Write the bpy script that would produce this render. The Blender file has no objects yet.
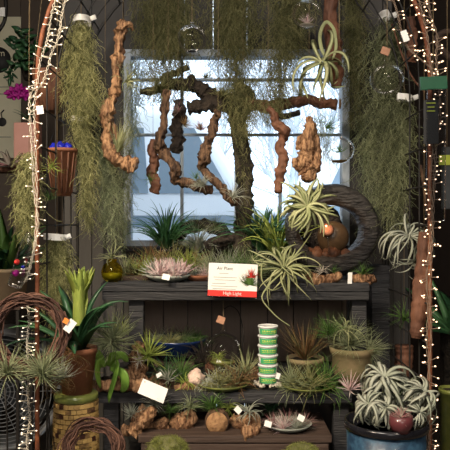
import bpy, math, random
import numpy as np
from mathutils import Vector, Matrix, noise
sc = bpy.context.scene
COL = sc.collection
R = math.radians
PI = math.pi
F = 675.0; CY = -2.5; CZ = 1.45

# ---------------------------------------------------------------- camera, world, lamps, exposure
cam_d = bpy.data.cameras.new('camera'); cam_d.sensor_width = 36; cam_d.lens = F/450*36
cam_d.clip_start = .05; cam_d.clip_end = 200
cam = bpy.data.objects.new('camera', cam_d); COL.objects.link(cam)
cam.location = (0, CY, CZ); cam.rotation_euler = (R(90), 0, 0); sc.camera = cam
sc.view_settings.view_transform = 'Standard'; sc.view_settings.look = 'None'
sc.view_settings.exposure = 0.0; sc.view_settings.gamma = 1.0; sc.view_settings.use_curve_mapping = False
world = bpy.data.worlds.new('overcast_sky'); sc.world = world; world.use_nodes = True
wn = world.node_tree; bg = wn.nodes['Background']
tc = wn.nodes.new('ShaderNodeTexCoord'); sp = wn.nodes.new('ShaderNodeSeparateXYZ'); rp = wn.nodes.new('ShaderNodeValToRGB')
wn.links.new(tc.outputs['Generated'], sp.inputs[0]); wn.links.new(sp.outputs['Z'], rp.inputs[0]); wn.links.new(rp.outputs[0], bg.inputs[0])
rp.color_ramp.elements[0].color = (.74, .84, .95, 1); rp.color_ramp.elements[1].color = (.80, .90, 1, 1)
bg.inputs[1].default_value = 2.8

def lamp(name, kind, loc, energy, color, size=.3, rot=(0, 0, 0), spot=60, blend=.6):
    d = bpy.data.lights.new(name, kind); d.energy = energy; d.color = color
    if kind == 'AREA': d.shape = 'DISK'; d.size = size
    else: d.shadow_soft_size = size
    if kind == 'SPOT': d.spot_size = R(spot); d.spot_blend = blend
    o = bpy.data.objects.new(name, d); COL.objects.link(o); o.location = loc
    if kind == 'SPOT' or (kind == 'AREA' and rot == 'aim'): pass
    return o
def aim(o, tgt):
    d = Vector(tgt) - o.location; o.rotation_euler = d.to_track_quat('-Z', 'Y').to_euler(); return o
# shop ceiling lamps: one broad neutral lamp and two warm track spots
aim(lamp('ceiling_lamp', 'AREA', (-.5, -2.2, 3.1), 95, (1, .90, .78), .9), (0, 0, 1.0))
aim(lamp('track_spot_warm', 'SPOT', (-1.5, -2.0, 3.0), 380, (1, .82, .58), .05, spot=50), (-.25, 0, .95))
aim(lamp('track_spot_right', 'SPOT', (1.1, -2.3, 3.0), 75, (1, .84, .64), .05, spot=46), (.35, 0, .98))

aim(lamp('front_fill_light', 'AREA', (.3, -4.4, 2.2), 38, (1, .92, .82), 1.2), (0, 0, 1.0))  # added fill from behind the camera, brightens the space between the shelves
# ---------------------------------------------------------------- helpers
def P(px, py, Y=0.0):
    D = Y - CY
    return np.array([(px-225)*D/F, Y, CZ-(py-225)*D/F])
def S(p, Y=0.0): return p*(Y-CY)/F
def V3(v): return Vector((float(v[0]), float(v[1]), float(v[2])))

class MB:
    def __init__(s): s.v = []; s.q = []; s.n = []; s.k = 0
    def add(s, verts, faces):
        verts = np.asarray(verts, float).reshape(-1, 3); s.v.append(verts)
        for f in faces: s.n.append([i+s.k for i in f])
        s.k += len(verts); return s
    def rings(s, A, cyc=True, cap=False):       # A: (n,S,K,3)
        n, Sg, K, _ = A.shape
        idx = np.arange(n*Sg*K).reshape(n, Sg, K) + s.k
        if cyc:
            a = idx[:, :-1, :]; b = np.roll(idx, -1, 2)[:, :-1, :]; c = np.roll(idx, -1, 2)[:, 1:, :]; d = idx[:, 1:, :]
        else:
            a = idx[:, :-1, :-1]; b = idx[:, :-1, 1:]; c = idx[:, 1:, 1:]; d = idx[:, 1:, :-1]
        s.q.append(np.stack([a, b, c, d], -1).reshape(-1, 4))
        s.v.append(A.reshape(-1, 3)); s.k += n*Sg*K
        if cap:
            for i in range(n):
                s.n.append(list(idx[i, 0][::-1])); s.n.append(list(idx[i, -1]))
        return s
    def tube(s, pts, r, sides=8, cap=True, flat=1.0, jit=0.0, seed=0, up=None):
        pts = np.asarray(pts, float); n = len(pts)
        r = np.ones(n)*r if np.isscalar(r) else np.asarray(r, float)
        t = np.gradient(pts, axis=0); t /= np.linalg.norm(t, axis=1)[:, None]+1e-12
        u = np.array(up if up is not None else ([0, 0, 1.] if abs(t[0][2]) < .9 else [1., 0, 0]), float)
        out = np.zeros((n, sides, 3)); ang = np.arange(sides)*2*PI/sides
        for i in range(n):
            u = u - t[i]*np.dot(u, t[i]); u /= np.linalg.norm(u)+1e-12
            w = np.cross(t[i], u)
            rr = np.ones(sides)*r[i]
            if jit:
                for k in range(sides):
                    p = pts[i]*60 + (u*math.cos(ang[k])+w*math.sin(ang[k]))*1.3 + seed*7.1
                    rr[k] *= 1+jit*noise.noise(Vector(p))*1.3+jit*.75*noise.noise(Vector((math.cos(ang[k])*3.1, math.sin(ang[k])*3.1, i*.10+seed)))
            out[i] = pts[i] + rr[:, None]*(np.cos(ang)[:, None]*u + flat*np.sin(ang)[:, None]*w)
        return s.rings(out[None], True, cap)
    def lathe(s, prof, c=(0, 0, 0), seg=32, M=None):
        a = np.arange(seg)*2*PI/seg; A = np.zeros((len(prof), seg, 3))
        for i, (r, z) in enumerate(prof):
            A[i, :, 0] = r*np.cos(a); A[i, :, 1] = r*np.sin(a); A[i, :, 2] = z
        if M is not None: A = A @ np.array(M)[:3, :3].T
        return s.rings((A+np.array(c))[None], True, True)
    def box(s, c, d, rot=None):
        x, y, z = d[0]/2, d[1]/2, d[2]/2
        v = np.array([[-x,-y,-z],[x,-y,-z],[x,y,-z],[-x,y,-z],[-x,-y,z],[x,-y,z],[x,y,z],[-x,y,z]], float)
        if rot is not None:
            v = v @ np.array(Matrix.Rotation(rot[2], 3, 'Z') @ Matrix.Rotation(rot[1], 3, 'Y') @ Matrix.Rotation(rot[0], 3, 'X')).T
        return s.add(v+np.array(c), [(0,3,2,1),(4,5,6,7),(0,1,5,4),(1,2,6,5),(2,3,7,6),(3,0,4,7)])
    def ball(s, c, r, seg=16, rg=10, jit=0, seed=0, cut=1.0):
        c = np.array(c, float); rr = np.ones(3)*r
        th = np.linspace(PI, PI*(1-cut)+.0, rg+1); th[0] = PI-.05; th[-1] = max(th[-1], .05)
        a = np.arange(seg)*2*PI/seg; A = np.zeros((rg+1, seg, 3))
        for i, t in enumerate(th):
            for k in range(seg):
                d = np.array([math.sin(t)*math.cos(a[k]), math.sin(t)*math.sin(a[k]), math.cos(t)])
                f = 1+jit*noise.noise(Vector(d*1.9+seed*3.3))+jit*.5*noise.noise(Vector(d*5+seed)) if jit else 1
                A[i, k] = c+d*rr*f
        return s.rings(A[None], True, True)
    def mesh(s, name, off=(0, 0, 0), smooth=True):
        me = bpy.data.meshes.new(name)
        v = np.concatenate(s.v)-np.array(off); q = np.concatenate(s.q) if s.q else np.zeros((0, 4), int)
        me.vertices.add(len(v)); me.vertices.foreach_set('co', v.astype(np.float32).ravel())
        lens = np.concatenate([np.full(len(q), 4), np.array([len(f) for f in s.n], int)]).astype(np.int32)
        li = np.concatenate([q.ravel()]+[np.array(f) for f in s.n]).astype(np.int32)
        me.loops.add(len(li)); me.loops.foreach_set('vertex_index', li)
        me.polygons.add(len(lens)); me.polygons.foreach_set('loop_start', np.concatenate([[0], np.cumsum(lens)[:-1]]).astype(np.int32))
        try: me.polygons.foreach_set('loop_total', lens)
        except Exception: pass
        me.polygons.foreach_set('use_smooth', np.full(len(lens), smooth))
        me.update(calc_edges=True); me.validate()
        return me
    def allv(s): return np.concatenate(s.v)

def link(name, mb, m, off=(0, 0, 0), smooth=True, bevel=0):
    o = bpy.data.objects.new(name, mb.mesh(name, off, smooth)); COL.objects.link(o)
    if m: o.data.materials.append(m)
    if bevel:
        b = o.modifiers.new('bevel', 'BEVEL'); b.width = bevel; b.segments = 2; b.limit_method = 'ANGLE'
    return o
def tagit(o, label, cat, group=None, kind=None):
    if label: o['label'] = label
    if cat: o['category'] = cat
    if group: o['group'] = group
    if kind: o['kind'] = kind
    return o
def solo(name, mb, m, label, cat, group=None, smooth=True, bevel=0, kind=None):
    v = mb.allv(); lo = v.min(0); hi = v.max(0); off = np.array([(lo[0]+hi[0])/2, (lo[1]+hi[1])/2, lo[2]])
    o = link(name, mb, m, off, smooth, bevel); o.location = off
    return tagit(o, label, cat, group, kind)
class T:
    def __init__(s, name, label, cat, loc, group=None):
        s.loc = np.array(loc, float)
        s.o = bpy.data.objects.new(name, None); s.o.empty_display_size = .02; COL.objects.link(s.o); s.o.location = s.loc
        tagit(s.o, label, cat, group)
    def part(s, name, mb, m, label=None, parent=None, smooth=True, bevel=0, kind=None):
        o = link(name, mb, m, s.loc, smooth, bevel); o.parent = parent or s.o
        if label: o['label'] = label
        if kind: o['kind'] = kind
        return o
def struct(name, mb, m, smooth=False, bevel=0):
    o = link(name, mb, m, (0, 0, 0), smooth, bevel); o['kind'] = 'structure'; return o

# ---------------------------------------------------------------- materials
def mat(name, c1, c2=None, rough=.6, scale=20, bump=0, island=False, metal=0, stretch=(1, 1, 1), leaf=False, spec=.3, coat=0, detail=6, bscale=None):
    m = bpy.data.materials.new(name); m.use_nodes = True; nt = m.node_tree; N = nt.nodes; Lk = nt.links
    b = N['Principled BSDF']; b.inputs['Roughness'].default_value = rough; b.inputs['Metallic'].default_value = metal
    b.inputs['Specular IOR Level'].default_value = spec
    if coat: b.inputs['Coat Weight'].default_value = coat; b.inputs['Coat Roughness'].default_value = .08
    c2 = c2 or tuple(x*.6 for x in c1)
    tc = N.new('ShaderNodeTexCoord'); mp = N.new('ShaderNodeMapping'); mp.inputs['Scale'].default_value = stretch
    nz = N.new('ShaderNodeTexNoise'); nz.inputs['Scale'].default_value = scale; nz.inputs['Detail'].default_value = detail
    nz.inputs['Roughness'].default_value = .65
    Lk.new(tc.outputs['Object'], mp.inputs[0]); Lk.new(mp.outputs[0], nz.inputs['Vector'])
    cr = N.new('ShaderNodeValToRGB'); cr.color_ramp.elements[0].position = .3; cr.color_ramp.elements[1].position = .7
    cr.color_ramp.elements[0].color = (*c1, 1); cr.color_ramp.elements[1].color = (*c2, 1)
    fac = nz.outputs['Fac']
    if island:
        g = N.new('ShaderNodeNewGeometry'); mx = N.new('ShaderNodeMath'); mx.operation = 'MULTIPLY_ADD'
        mx.inputs[1].default_value = .62
        ad = N.new('ShaderNodeMath'); ad.operation = 'MULTIPLY'; ad.inputs[1].default_value = .42
        Lk.new(nz.outputs['Fac'], ad.inputs[0]); Lk.new(g.outputs['Random Per Island'], mx.inputs[0]); Lk.new(ad.outputs[0], mx.inputs[2])
        fac = mx.outputs[0]; cr.color_ramp.elements[0].position = .1; cr.color_ramp.elements[1].position = .85
    Lk.new(fac, cr.inputs[0]); Lk.new(cr.outputs[0], b.inputs['Base Color'])
    if bump:
        bp = N.new('ShaderNodeBump'); bp.inputs['Strength'].default_value = bump; bp.inputs['Distance'].default_value = .02
        src = nz
        if bscale:
            src = N.new('ShaderNodeTexNoise'); src.inputs['Scale'].default_value = bscale; src.inputs['Detail'].default_value = 8
            Lk.new(mp.outputs[0], src.inputs['Vector'])
        Lk.new(src.outputs['Fac'], bp.inputs['Height']); Lk.new(bp.outputs[0], b.inputs['Normal'])
    if leaf:
        tr = N.new('ShaderNodeBsdfTranslucent'); ms = N.new('ShaderNodeMixShader'); ms.inputs[0].default_value = .3
        Lk.new(cr.outputs[0], tr.inputs[0]); Lk.new(b.outputs[0], ms.inputs[1]); Lk.new(tr.outputs[0], ms.inputs[2])
        Lk.new(ms.outputs[0], N['Material Output'].inputs[0])
    return m
def glass(name, tint=(1, 1, 1), ior=1.45, blend=.12, rough=.02, gcol=(1, 1, 1)):
    m = bpy.data.materials.new(name); m.use_nodes = True; nt = m.node_tree; N = nt.nodes; Lk = nt.links
    N.remove(N['Principled BSDF']); t = N.new('ShaderNodeBsdfTransparent'); t.inputs[0].default_value = (*tint, 1)
    g = N.new('ShaderNodeBsdfGlossy'); g.inputs['Roughness'].default_value = rough; g.inputs[0].default_value = (*gcol, 1)
    lw = N.new('ShaderNodeLayerWeight'); lw.inputs[0].default_value = blend
    mu = N.new('ShaderNodeMath'); mu.operation = 'MULTIPLY'; mu.inputs[1].default_value = .45; Lk.new(lw.outputs['Fresnel'], mu.inputs[0])
    ms = N.new('ShaderNodeMixShader'); Lk.new(mu.outputs[0], ms.inputs[0]); Lk.new(t.outputs[0], ms.inputs[1]); Lk.new(g.outputs[0], ms.inputs[2])
    Lk.new(ms.outputs[0], N['Material Output'].inputs[0]); return m
def emit(name, c, s):
    m = bpy.data.materials.new(name); m.use_nodes = True; b = m.node_tree.nodes['Principled BSDF']
    b.inputs['Base Color'].default_value = (*c, 1); b.inputs['Emission Color'].default_value = (*c, 1); b.inputs['Emission Strength'].default_value = s
    m.cycles.emission_sampling = 'NONE'; return m

m_wall = mat('dark_painted_plank', (.045, .043, .042), (.068, .064, .061), .8, 6, .15, island=True, stretch=(4, 4, .6))
m_wallL = mat('brown_board_wall', (.085, .066, .052), (.125, .10, .08), .8, 5, .1, island=True, stretch=(3, 3, .5))
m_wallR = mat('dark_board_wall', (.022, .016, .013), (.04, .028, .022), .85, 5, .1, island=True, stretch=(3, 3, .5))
m_room = mat('dim_room_paint', (.16, .145, .13), (.19, .17, .15), .9, 3)
m_floor = mat('worn_floor', (.20, .17, .14), (.28, .24, .20), .6, 8, .1)
m_bench = mat('weathered_dark_wood', (.014, .015, .017), (.046, .044, .046), .72, 9, .5, stretch=(.5, 6, 6), bscale=30)
m_backp = mat('brown_back_plank', (.24, .18, .145), (.15, .115, .095), .75, 7, .3, stretch=(5, 5, .5), island=True)
m_step = mat('reddish_dark_wood', (.035, .022, .017), (.085, .055, .042), .65, 8, .4, stretch=(.5, 6, 6))
m_frame = mat('grey_blue_window_paint', (.34, .40, .47), (.42, .48, .55), .5, 20)
m_drift = mat('driftwood_tan', (.44, .25, .13), (.13, .06, .03), .6, 45, 1.0, stretch=(1.6, 1, .4), bscale=90)
m_drift2 = mat('driftwood_grey_brown_backlit', (.16, .09, .05), (.04, .022, .015), .7, 45, 1.0, stretch=(1.6, 1, .4), bscale=90)  # dark brown wood; also paints the backlit look of pieces before the window
for m_, a_, b_ in ((m_drift, .40, .60), (m_drift2, .40, .60)):
    for nd in m_.node_tree.nodes:
        if nd.type == 'VALTORGB': nd.color_ramp.elements[0].position = a_; nd.color_ramp.elements[1].position = b_
m_bark = mat('dark_bark', (.05, .036, .026), (.012, .010, .009), .85, 30, 1.0, bscale=80)
m_trunk = mat('dark_mossy_bark', (.075, .06, .04), (.02, .017, .012), .85, 30, 1.0, bscale=80)  # dark brown bark for the trunk of the window tree
m_redbark = mat('red_brown_bark', (.23, .10, .055), (.055, .025, .018), .7, 14, .7, stretch=(1, 1, .3), bscale=40)
m_moss = mat('olive_moss', (.56, .54, .25), (.11, .12, .04), .8, 12, island=True, leaf=True)
m_mossd = mat('dark_olive_moss', (.36, .34, .15), (.07, .078, .03), .8, 12, island=True, leaf=True)
m_mossg = mat('grey_green_moss', (.52, .56, .34), (.18, .22, .11), .8, 12, island=True, leaf=True)
m_silver = mat('silver_leaf', (.50, .51, .43), (.33, .36, .28), .6, 25, island=True, leaf=True)
m_sage = mat('sage_leaf', (.60, .60, .34), (.28, .32, .14), .6, 25, island=True, leaf=True)
m_green = mat('green_leaf', (.16, .30, .07), (.06, .13, .03), .5, 25, island=True, leaf=True)
m_lime = mat('lime_leaf', (.52, .58, .14), (.22, .31, .06), .5, 25, island=True, leaf=True)
m_dkgreen = mat('dark_green_leaf', (.06, .16, .065), (.018, .065, .028), .35, 25, island=True, leaf=True, spec=.5)
m_brleaf = mat('bright_broad_leaf', (.22, .36, .06), (.13, .25, .04), .4, 25, island=True, leaf=True)
m_grass = mat('blade_green', (.10, .24, .08), (.03, .11, .05), .45, 25, island=True, leaf=True)
m_rust = mat('rusty_leaf', (.36, .17, .08), (.12, .13, .05), .6, 25, island=True, leaf=True)
m_pinkl = mat('dusty_pink_leaf', (.78, .48, .52), (.80, .74, .68), .6, 25, island=True, leaf=True)
m_purple = mat('maroon_leaf', (.42, .12, .16), (.42, .42, .32), .6, 25, island=True, leaf=True)
m_terra = mat('terracotta', (.30, .12, .06), (.16, .06, .032), .8, 10, .2)
m_mosspot = mat('mossy_clay', (.25, .18, .10), (.11, .105, .045), .85, 14, .4)
m_bluegl = mat('dark_blue_glaze', (.005, .010, .04), (.012, .03, .10), .15, 14, .05, coat=.6)
m_blueplan = mat('mottled_blue_glaze', (.004, .012, .035), (.035, .09, .15), .38, 40, .08, coat=.1)
m_black = mat('black_glaze', (.006, .006, .008), (.012, .012, .016), .2, 20)
m_iron = mat('black_wire', (.012, .011, .011), (.02, .017, .015), .5, 40)
m_rustpipe = mat('rusted_pipe', (.26, .085, .035), (.10, .035, .02), .6, 40, .2)
m_paper = mat('white_paper', (.80, .79, .76), (.74, .73, .70), .7, 20)
m_cream = mat('cream_poster', (.74, .70, .52), (.66, .63, .47), .7, 4)
m_ink = mat('dark_ink', (.02, .02, .02), (.03, .03, .03), .6, 10)
m_inkg = mat('grey_ink', (.22, .21, .2), (.25, .24, .22), .6, 10)
m_red = mat('label_red', (.62, .035, .03), (.66, .045, .035), .5, 10)
m_cord = mat('jute_cord', (.34, .25, .14), (.24, .17, .09), .9, 60)
m_cork = mat('cork', (.50, .27, .17), (.36, .18, .11), .85, 60, .2)
m_wire = mat('cream_light_wire', (.62, .56, .46), (.5, .45, .37), .5, 60)
m_wire2 = mat('tan_light_wire', (.26, .19, .14), (.2, .14, .1), .5, 60)
m_bulb = emit('warm_bulb', (1, .66, .42), 3.0)
m_bulbw = emit('cool_white_bulb', (1, .84, .64), 1.3)
m_glass = glass('clear_glass', blend=.22)
m_gyel = glass('yellow_glass', (.93, .80, .25), blend=.3, gcol=(1, .95, .6))
m_pane = glass('window_glass', (.94, .97, 1), blend=.08)
m_plastic = glass('clear_plastic', (.80, .82, .85), blend=.5, rough=.12)
m_white = mat('white_plastic', (.72, .72, .70), (.68, .68, .66), .35, 20, spec=.5)
m_tubg = mat('tub_label_green', (.05, .36, .13), (.07, .42, .17), .45, 40)
m_yel = mat('yellow_print', (.72, .68, .12), (.66, .62, .1), .5, 30)
m_greybowl = mat('speckled_grey_clay', (.24, .26, .23), (.36, .38, .34), .5, 60, .1)
m_ygreen = mat('yellow_green_glaze', (.22, .24, .06), (.10, .13, .035), .3, 25, coat=.4)
m_vine = mat('grapevine', (.19, .095, .065), (.045, .022, .018), .8, 40, .3, island=True)
m_wicker = mat('palm_tile', (.50, .33, .12), (.06, .022, .016), .55, 40, island=True)
for nd in m_wicker.node_tree.nodes:
    if nd.type == 'VALTORGB': nd.color_ramp.elements[0].position = .50; nd.color_ramp.elements[1].position = .72
m_mossr = mat('grey_green_curly_moss', (.48, .51, .28), (.05, .062, .028), .8, 12, island=True, leaf=True)
m_green2 = mat('green_header_card', (.005, .055, .028), (.008, .075, .036), .4, 20)
m_tan = mat('tan_planter', (.36, .27, .17), (.26, .19, .12), .7, 14)
m_rock = mat('river_rock', (.17, .07, .035), (.06, .028, .018), .5, 40, .4)
m_log = mat('grey_bark_resin', (.060, .054, .050), (.014, .012, .012), .5, 16, 1.0, stretch=(1, 1, 5), bscale=24)
m_urn = mat('brown_urn', (.10, .06, .03), (.05, .028, .015), .35, 12)
m_fan = mat('fan_grey_metal', (.38, .39, .40), (.30, .31, .32), .4, 20, metal=.3)
m_fandk = mat('fan_dark_metal', (.05, .055, .06), (.035, .04, .045), .4, 20)
m_moss2 = mat('bright_ball_moss', (.46, .48, .14), (.14, .17, .04), .8, 12, island=True, leaf=True)
m_pinkpot = mat('pale_pink_glaze', (.62, .32, .26), (.56, .28, .22), .4, 10)
m_orchid = mat('magenta_petal', (.50, .02, .30), (.34, .01, .22), .5, 20, leaf=True)
m_cobalt = mat('cobalt_glass_lump', (.008, .012, .30), (.02, .03, .45), .12, 20, coat=.6)
m_snow = mat('snow', (.82, .87, .92), (.72, .80, .88), .9, .8)
m_car = mat('white_car_paint', (.80, .82, .83), (.76, .79, .81), .25, 2, coat=.5)
m_carg = mat('car_window_tint', (.22, .28, .33), (.28, .35, .40), .15, 2, coat=.5)
m_tyre = mat('tyre_rubber', (.02, .02, .02), (.03, .03, .03), .8, 20)
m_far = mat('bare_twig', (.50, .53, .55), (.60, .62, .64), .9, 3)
m_water = glass('falling_water', (.95, .97, 1), blend=.5)
m_shell = mat('pale_shell', (.66, .60, .50), (.46, .40, .33), .5, 60, .3, island=True)
m_whitecrystal = mat('chalky_coral', (.72, .55, .46), (.60, .42, .34), .8, 60, .6)
m_pod = mat('split_wood_face', (.48, .28, .13), (.20, .10, .05), .7, 60, .5)
m_redpot = mat('dusty_red_glaze', (.11, .028, .032), (.065, .016, .02), .4, 20, coat=.3)
m_orange = mat('orange_tag', (.75, .25, .05), (.65, .2, .04), .6, 20)
m_lcard = mat('lime_card', (.42, .50, .06), (.38, .46, .05), .5, 20)

# ---------------------------------------------------------------- shape builders
def basis(ax):
    ax = np.array(ax, float); ax /= np.linalg.norm(ax)
    h = np.array([0, 0, 1.]) if abs(ax[2]) < .9 else np.array([1., 0, 0])
    u = np.cross(h, ax); u /= np.linalg.norm(u); return ax, u, np.cross(ax, u)
def rosette(mb, c, ax, n, L, W, th0, th1, p=1.0, twist=.4, segs=9, seed=0, g=0.0, lv=(.6, 1.0), thick=.18, arc=None, wpow=.8, base=.004, cup=.25, az0=0):
    r = np.random.RandomState(seed); ax, u, v = basis(ax)
    i = np.arange(n); az = i*2.39996+r.uniform(-.3, .3, n)+az0
    if arc is not None: az = az0+r.uniform(-arc/2, arc/2, n)
    a0 = np.radians(r.uniform(th0[0], th0[1], n)); a1 = np.radians(r.uniform(th1[0], th1[1], n))
    Ls = L*r.uniform(lv[0], lv[1], n); tw = r.choice([-1, 1], n)*r.uniform(.35, 1, n)*twist; pp = p*r.uniform(.8, 1.3, n)
    s = np.linspace(0, 1, segs+1)
    th = a0[:, None]+(a1-a0)[:, None]*s[None]**pp[:, None]
    a = az[:, None]+tw[:, None]*s[None]
    rad = np.cos(a)[..., None]*u+np.sin(a)[..., None]*v
    d = np.cos(th)[..., None]*ax+np.sin(th)[..., None]*rad
    if g: d = d+np.array([0, 0, -g])*(s**1.5)[None, :, None]; d /= np.linalg.norm(d, axis=-1, keepdims=True)
    step = d*(Ls/segs)[:, None, None]
    pos = np.concatenate([np.zeros((n, 1, 3)), np.cumsum(step[:, :-1], 1)], 1)+np.array(c)+rad[:, :1]*base
    side = -np.sin(a)[..., None]*u+np.cos(a)[..., None]*v
    nr = np.cross(d, side); nr /= np.linalg.norm(nr, axis=-1, keepdims=True)+1e-9
    w = W*np.minimum(1, .7+1.2*s)*(1-s*.985)**wpow
    w = w[None, :, None]*r.uniform(.8, 1.15, n)[:, None, None]
    A = np.stack([pos-side*w/2-nr*w*cup, pos, pos+side*w/2-nr*w*cup, pos+nr*w*thick], 2)
    return mb.rings(A)
ST = dict(
 wispy=dict(n=80, W=.028, th0=(0, 80), th1=(20, 120), p=1.3, segs=7, lv=(.5, 1)),
 thin=dict(n=50, W=.042, th0=(0, 80), th1=(30, 170), p=1.3, segs=8, lv=(.6, 1)),
 spiky=dict(n=30, W=.07, th0=(0, 85), th1=(10, 100), p=1.0, segs=5, lv=(.6, 1), twist=.15),
 xero=dict(n=36, W=.13, th0=(25, 90), th1=(190, 340), p=1.0, segs=20, lv=(1.0, 1.6), twist=2.6, wpow=.5, thick=.04, cup=.06),
 curly=dict(n=38, W=.06, th0=(10, 85), th1=(100, 260), p=1.2, segs=14, lv=(.6, 1.1), twist=1.8, thick=.08, cup=.1),
 grass=dict(n=44, W=.045, th0=(0, 40), th1=(50, 140), p=1.4, segs=9, lv=(.6, 1)),
 broad=dict(n=10, W=.30, th0=(15, 60), th1=(60, 120), p=1.2, segs=9, lv=(.7, 1), wpow=.6, thick=.05, cup=.12),
)
def ros(mb, c, ax, style, L, seed, **kw):
    k = dict(ST[style]); kw = dict(kw); kw['n'] = int(kw.get('n', k['n'])*(1.5 if style in ('wispy', 'thin', 'spiky', 'grass') else 1.2)); k.update(kw); W = k.pop('W')*L; n = k.pop('n')
    return rosette(mb, c, ax, n, L, W, k.pop('th0'), k.pop('th1'), seed=seed, base=kw.get('base', L*.02), **{a: b for a, b in k.items() if a != 'base'})
def air(px, py, Y, style, Lpx, label, m, seed, ax=(0, -.5, 1), group=None, name='air_plant', cat='air plant', **kw):
    mb = MB(); ros(mb, P(px, py, Y), ax, style, S(Lpx, Y), seed, **kw)
    return solo(name, mb, m, label, cat, group)
def spline(pts, n):
    pts = np.asarray(pts, float); m = len(pts); out = []
    for t in np.linspace(0, m-1.0001, n):
        i = int(t); f = t-i; p0 = pts[max(i-1, 0)]; p1 = pts[i]; p2 = pts[min(i+1, m-1)]; p3 = pts[min(i+2, m-1)]
        out.append(.5*((2*p1)+(-p0+p2)*f+(2*p0-5*p1+4*p2-p3)*f*f+(-p0+3*p1-3*p2+p3)*f**3))
    return np.array(out)
def gnarl(mb, pl, Y, seed=0, jit=.35, sides=12, n=None, dy=.02, rs=1.0):
    """pl: (px,py,r_px[,dY]) list"""
    r = np.random.RandomState(seed); pts = []; sides = 22 if jit > .15 else sides; n = n or max(24, len(pl)*10)
    for q in pl:
        y = Y+(q[3] if len(q) > 3 else r.uniform(-dy, dy)); p = P(q[0], q[1], y); pts.append([*p, S(q[2], Y)*rs])
    sp_ = spline(pts, n or max(16, len(pl)*7)); rr = np.maximum(sp_[:, 3], .0008)
    wob = np.array([noise.noise(Vector((i*.28, seed*3.7, 0))) for i in range(len(rr))])
    return mb.tube(sp_[:, :3], rr*(1+.22*wob), sides, True, jit=jit, seed=seed)
def pxcurve(pl, Y, n=40):
    return spline([P(q[0], q[1], Y+(q[2] if len(q) > 2 else 0)) for q in pl], n)
CEIL = 3.2
def cord(top, z1=CEIL, r=.0008):
    mb = MB(); top = np.array(top, float); return mb.tube([top, top+[0.001, 0, (z1-top[2])*.5], [top[0], top[1], z1]], r, 5)
def moss_mb(outl, Y, depth, n, L, seed, r=.0012, sg=12, mb=None, curl=.85):
    mb = mb or MB(); rs = np.random.RandomState(seed); outl = np.array(outl, float)
    ys = np.linspace(outl[0, 0], outl[-1, 0], 200); xl = np.interp(ys, outl[:, 0], outl[:, 1]); xr = np.interp(ys, outl[:, 0], outl[:, 2])
    dn = np.interp(ys, outl[:, 0], outl[:, 3]) if outl.shape[1] > 3 else np.ones(200)
    w = (xr-xl)*dn; k = rs.choice(200, n, p=w/w.sum()); py = ys[k]; wid = (xr-xl)[k]
    t = np.clip(rs.normal(0, .42, n), -1, 1); px = (xl+xr)[k]/2+t*wid/2*1.0
    dd = rs.uniform(-1, 1, n)*np.sqrt(np.maximum(0, 1-t*t))
    sc_ = (Y-CY)/F
    yy = Y+dd*depth
    p0 = np.stack([(px-225)*sc_, yy, CZ-(py-225)*sc_], 1)
    Ls = L*rs.uniform(.5, 1.3, n); s = np.arange(sg+1)
    ph = rs.uniform(0, 2*PI, n)[:, None]; om = rs.uniform(.35, 1.1, n)[:, None]*rs.choice([-1, 1], n)[:, None]
    ph2 = rs.uniform(0, 2*PI, n)[:, None]; am = rs.uniform(.4, 1, n)[:, None]*curl
    dr = rs.normal(0, .22, (n, 2))
    a = ph+om*1.35*s[None]+1.4*np.sin(ph2+s[None]*.8)
    d = np.stack([am*np.cos(a)+dr[:, :1], (am*np.sin(a)+dr[:, 1:])*.7, -(.55+.45*np.sin(ph2+s[None]*.7))], -1)
    st = d*(Ls/sg)[:, None, None]
    pos = p0[:, None]+np.concatenate([np.zeros((n, 1, 3)), np.cumsum(st[:, :-1], 1)], 1)
    # 3-sided tube
    t_ = d/np.linalg.norm(d, axis=-1, keepdims=True); h = np.array([.3, 1, .2]); u = np.cross(t_, h); u /= np.linalg.norm(u, axis=-1, keepdims=True)+1e-9; v = np.cross(t_, u)
    rr = (r*rs.uniform(.6, 1.2, n))[:, None, None]*(1-.5*s/sg)[None, :, None]
    A = np.stack([pos+rr*(math.cos(q)*u+math.sin(q)*v) for q in (0, 2*PI/3, 4*PI/3)], 2)
    return mb.rings(A)
def moss(outl, Y, depth, n, L, m, label, seed, tape=None, core=True, hang=True, group='bundles of hanging moss', r=.0012, xc=None, **kw):
    o0 = outl[0]; xc = xc if xc is not None else (o0[1]+o0[2])/2
    top = P(xc, o0[0], Y)
    t = T('hanging_moss', label, 'moss', top, group)
    t.part('strands', moss_mb(outl, Y, depth, n, L, seed, r, **kw), m)
    if hang: t.part('cord', cord(top), m_cord)
    if tape:
        x0, x1, y0, h, tl = tape; mb = MB(); c = P((x0+x1)/2, y0, Y); rx = S((x1-x0)/2, Y); hh = S(h, Y)/2
        a = np.arange(24)*2*PI/24; A = np.zeros((2, 24, 3))
        for i, z in enumerate((-hh, hh)):
            A[i] = c+np.stack([rx*np.cos(a), depth*1.0*np.sin(a), z+S(tl, Y)*np.cos(a)*.5], 1)
        mb.rings(A[None])
        if abs(tl) >= 0:
            e = c+np.array([rx*1.0, -depth*.3, S(tl, Y)*.5]); mb.box(e+[S(3, Y), -.004, S(1.2, Y)], (S(6, Y), .0008, hh*1.6), (0, -.35, 0))
        t.part('paper_band', mb, m_paper)
    return t
def pot_prof(rt, rb, h, lip=.006, th=.006, lh=.018):
    return [(rb*.3, 0), (rb, 0), (rt-lip*.6, h-lh), (rt, h-lh), (rt, h), (rt-th, h), (rt-th-.002, h-.03), (.001, h-.032)]
def bowl_prof(r, h, th=.004, foot=.5):
    return [(r*foot*.6, 0), (r*foot, 0), (r*.85, h*.55), (r, h), (r-th, h), (r*.82, h*.62), (r*foot, h*.3), (.001, h*.28)]
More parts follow.
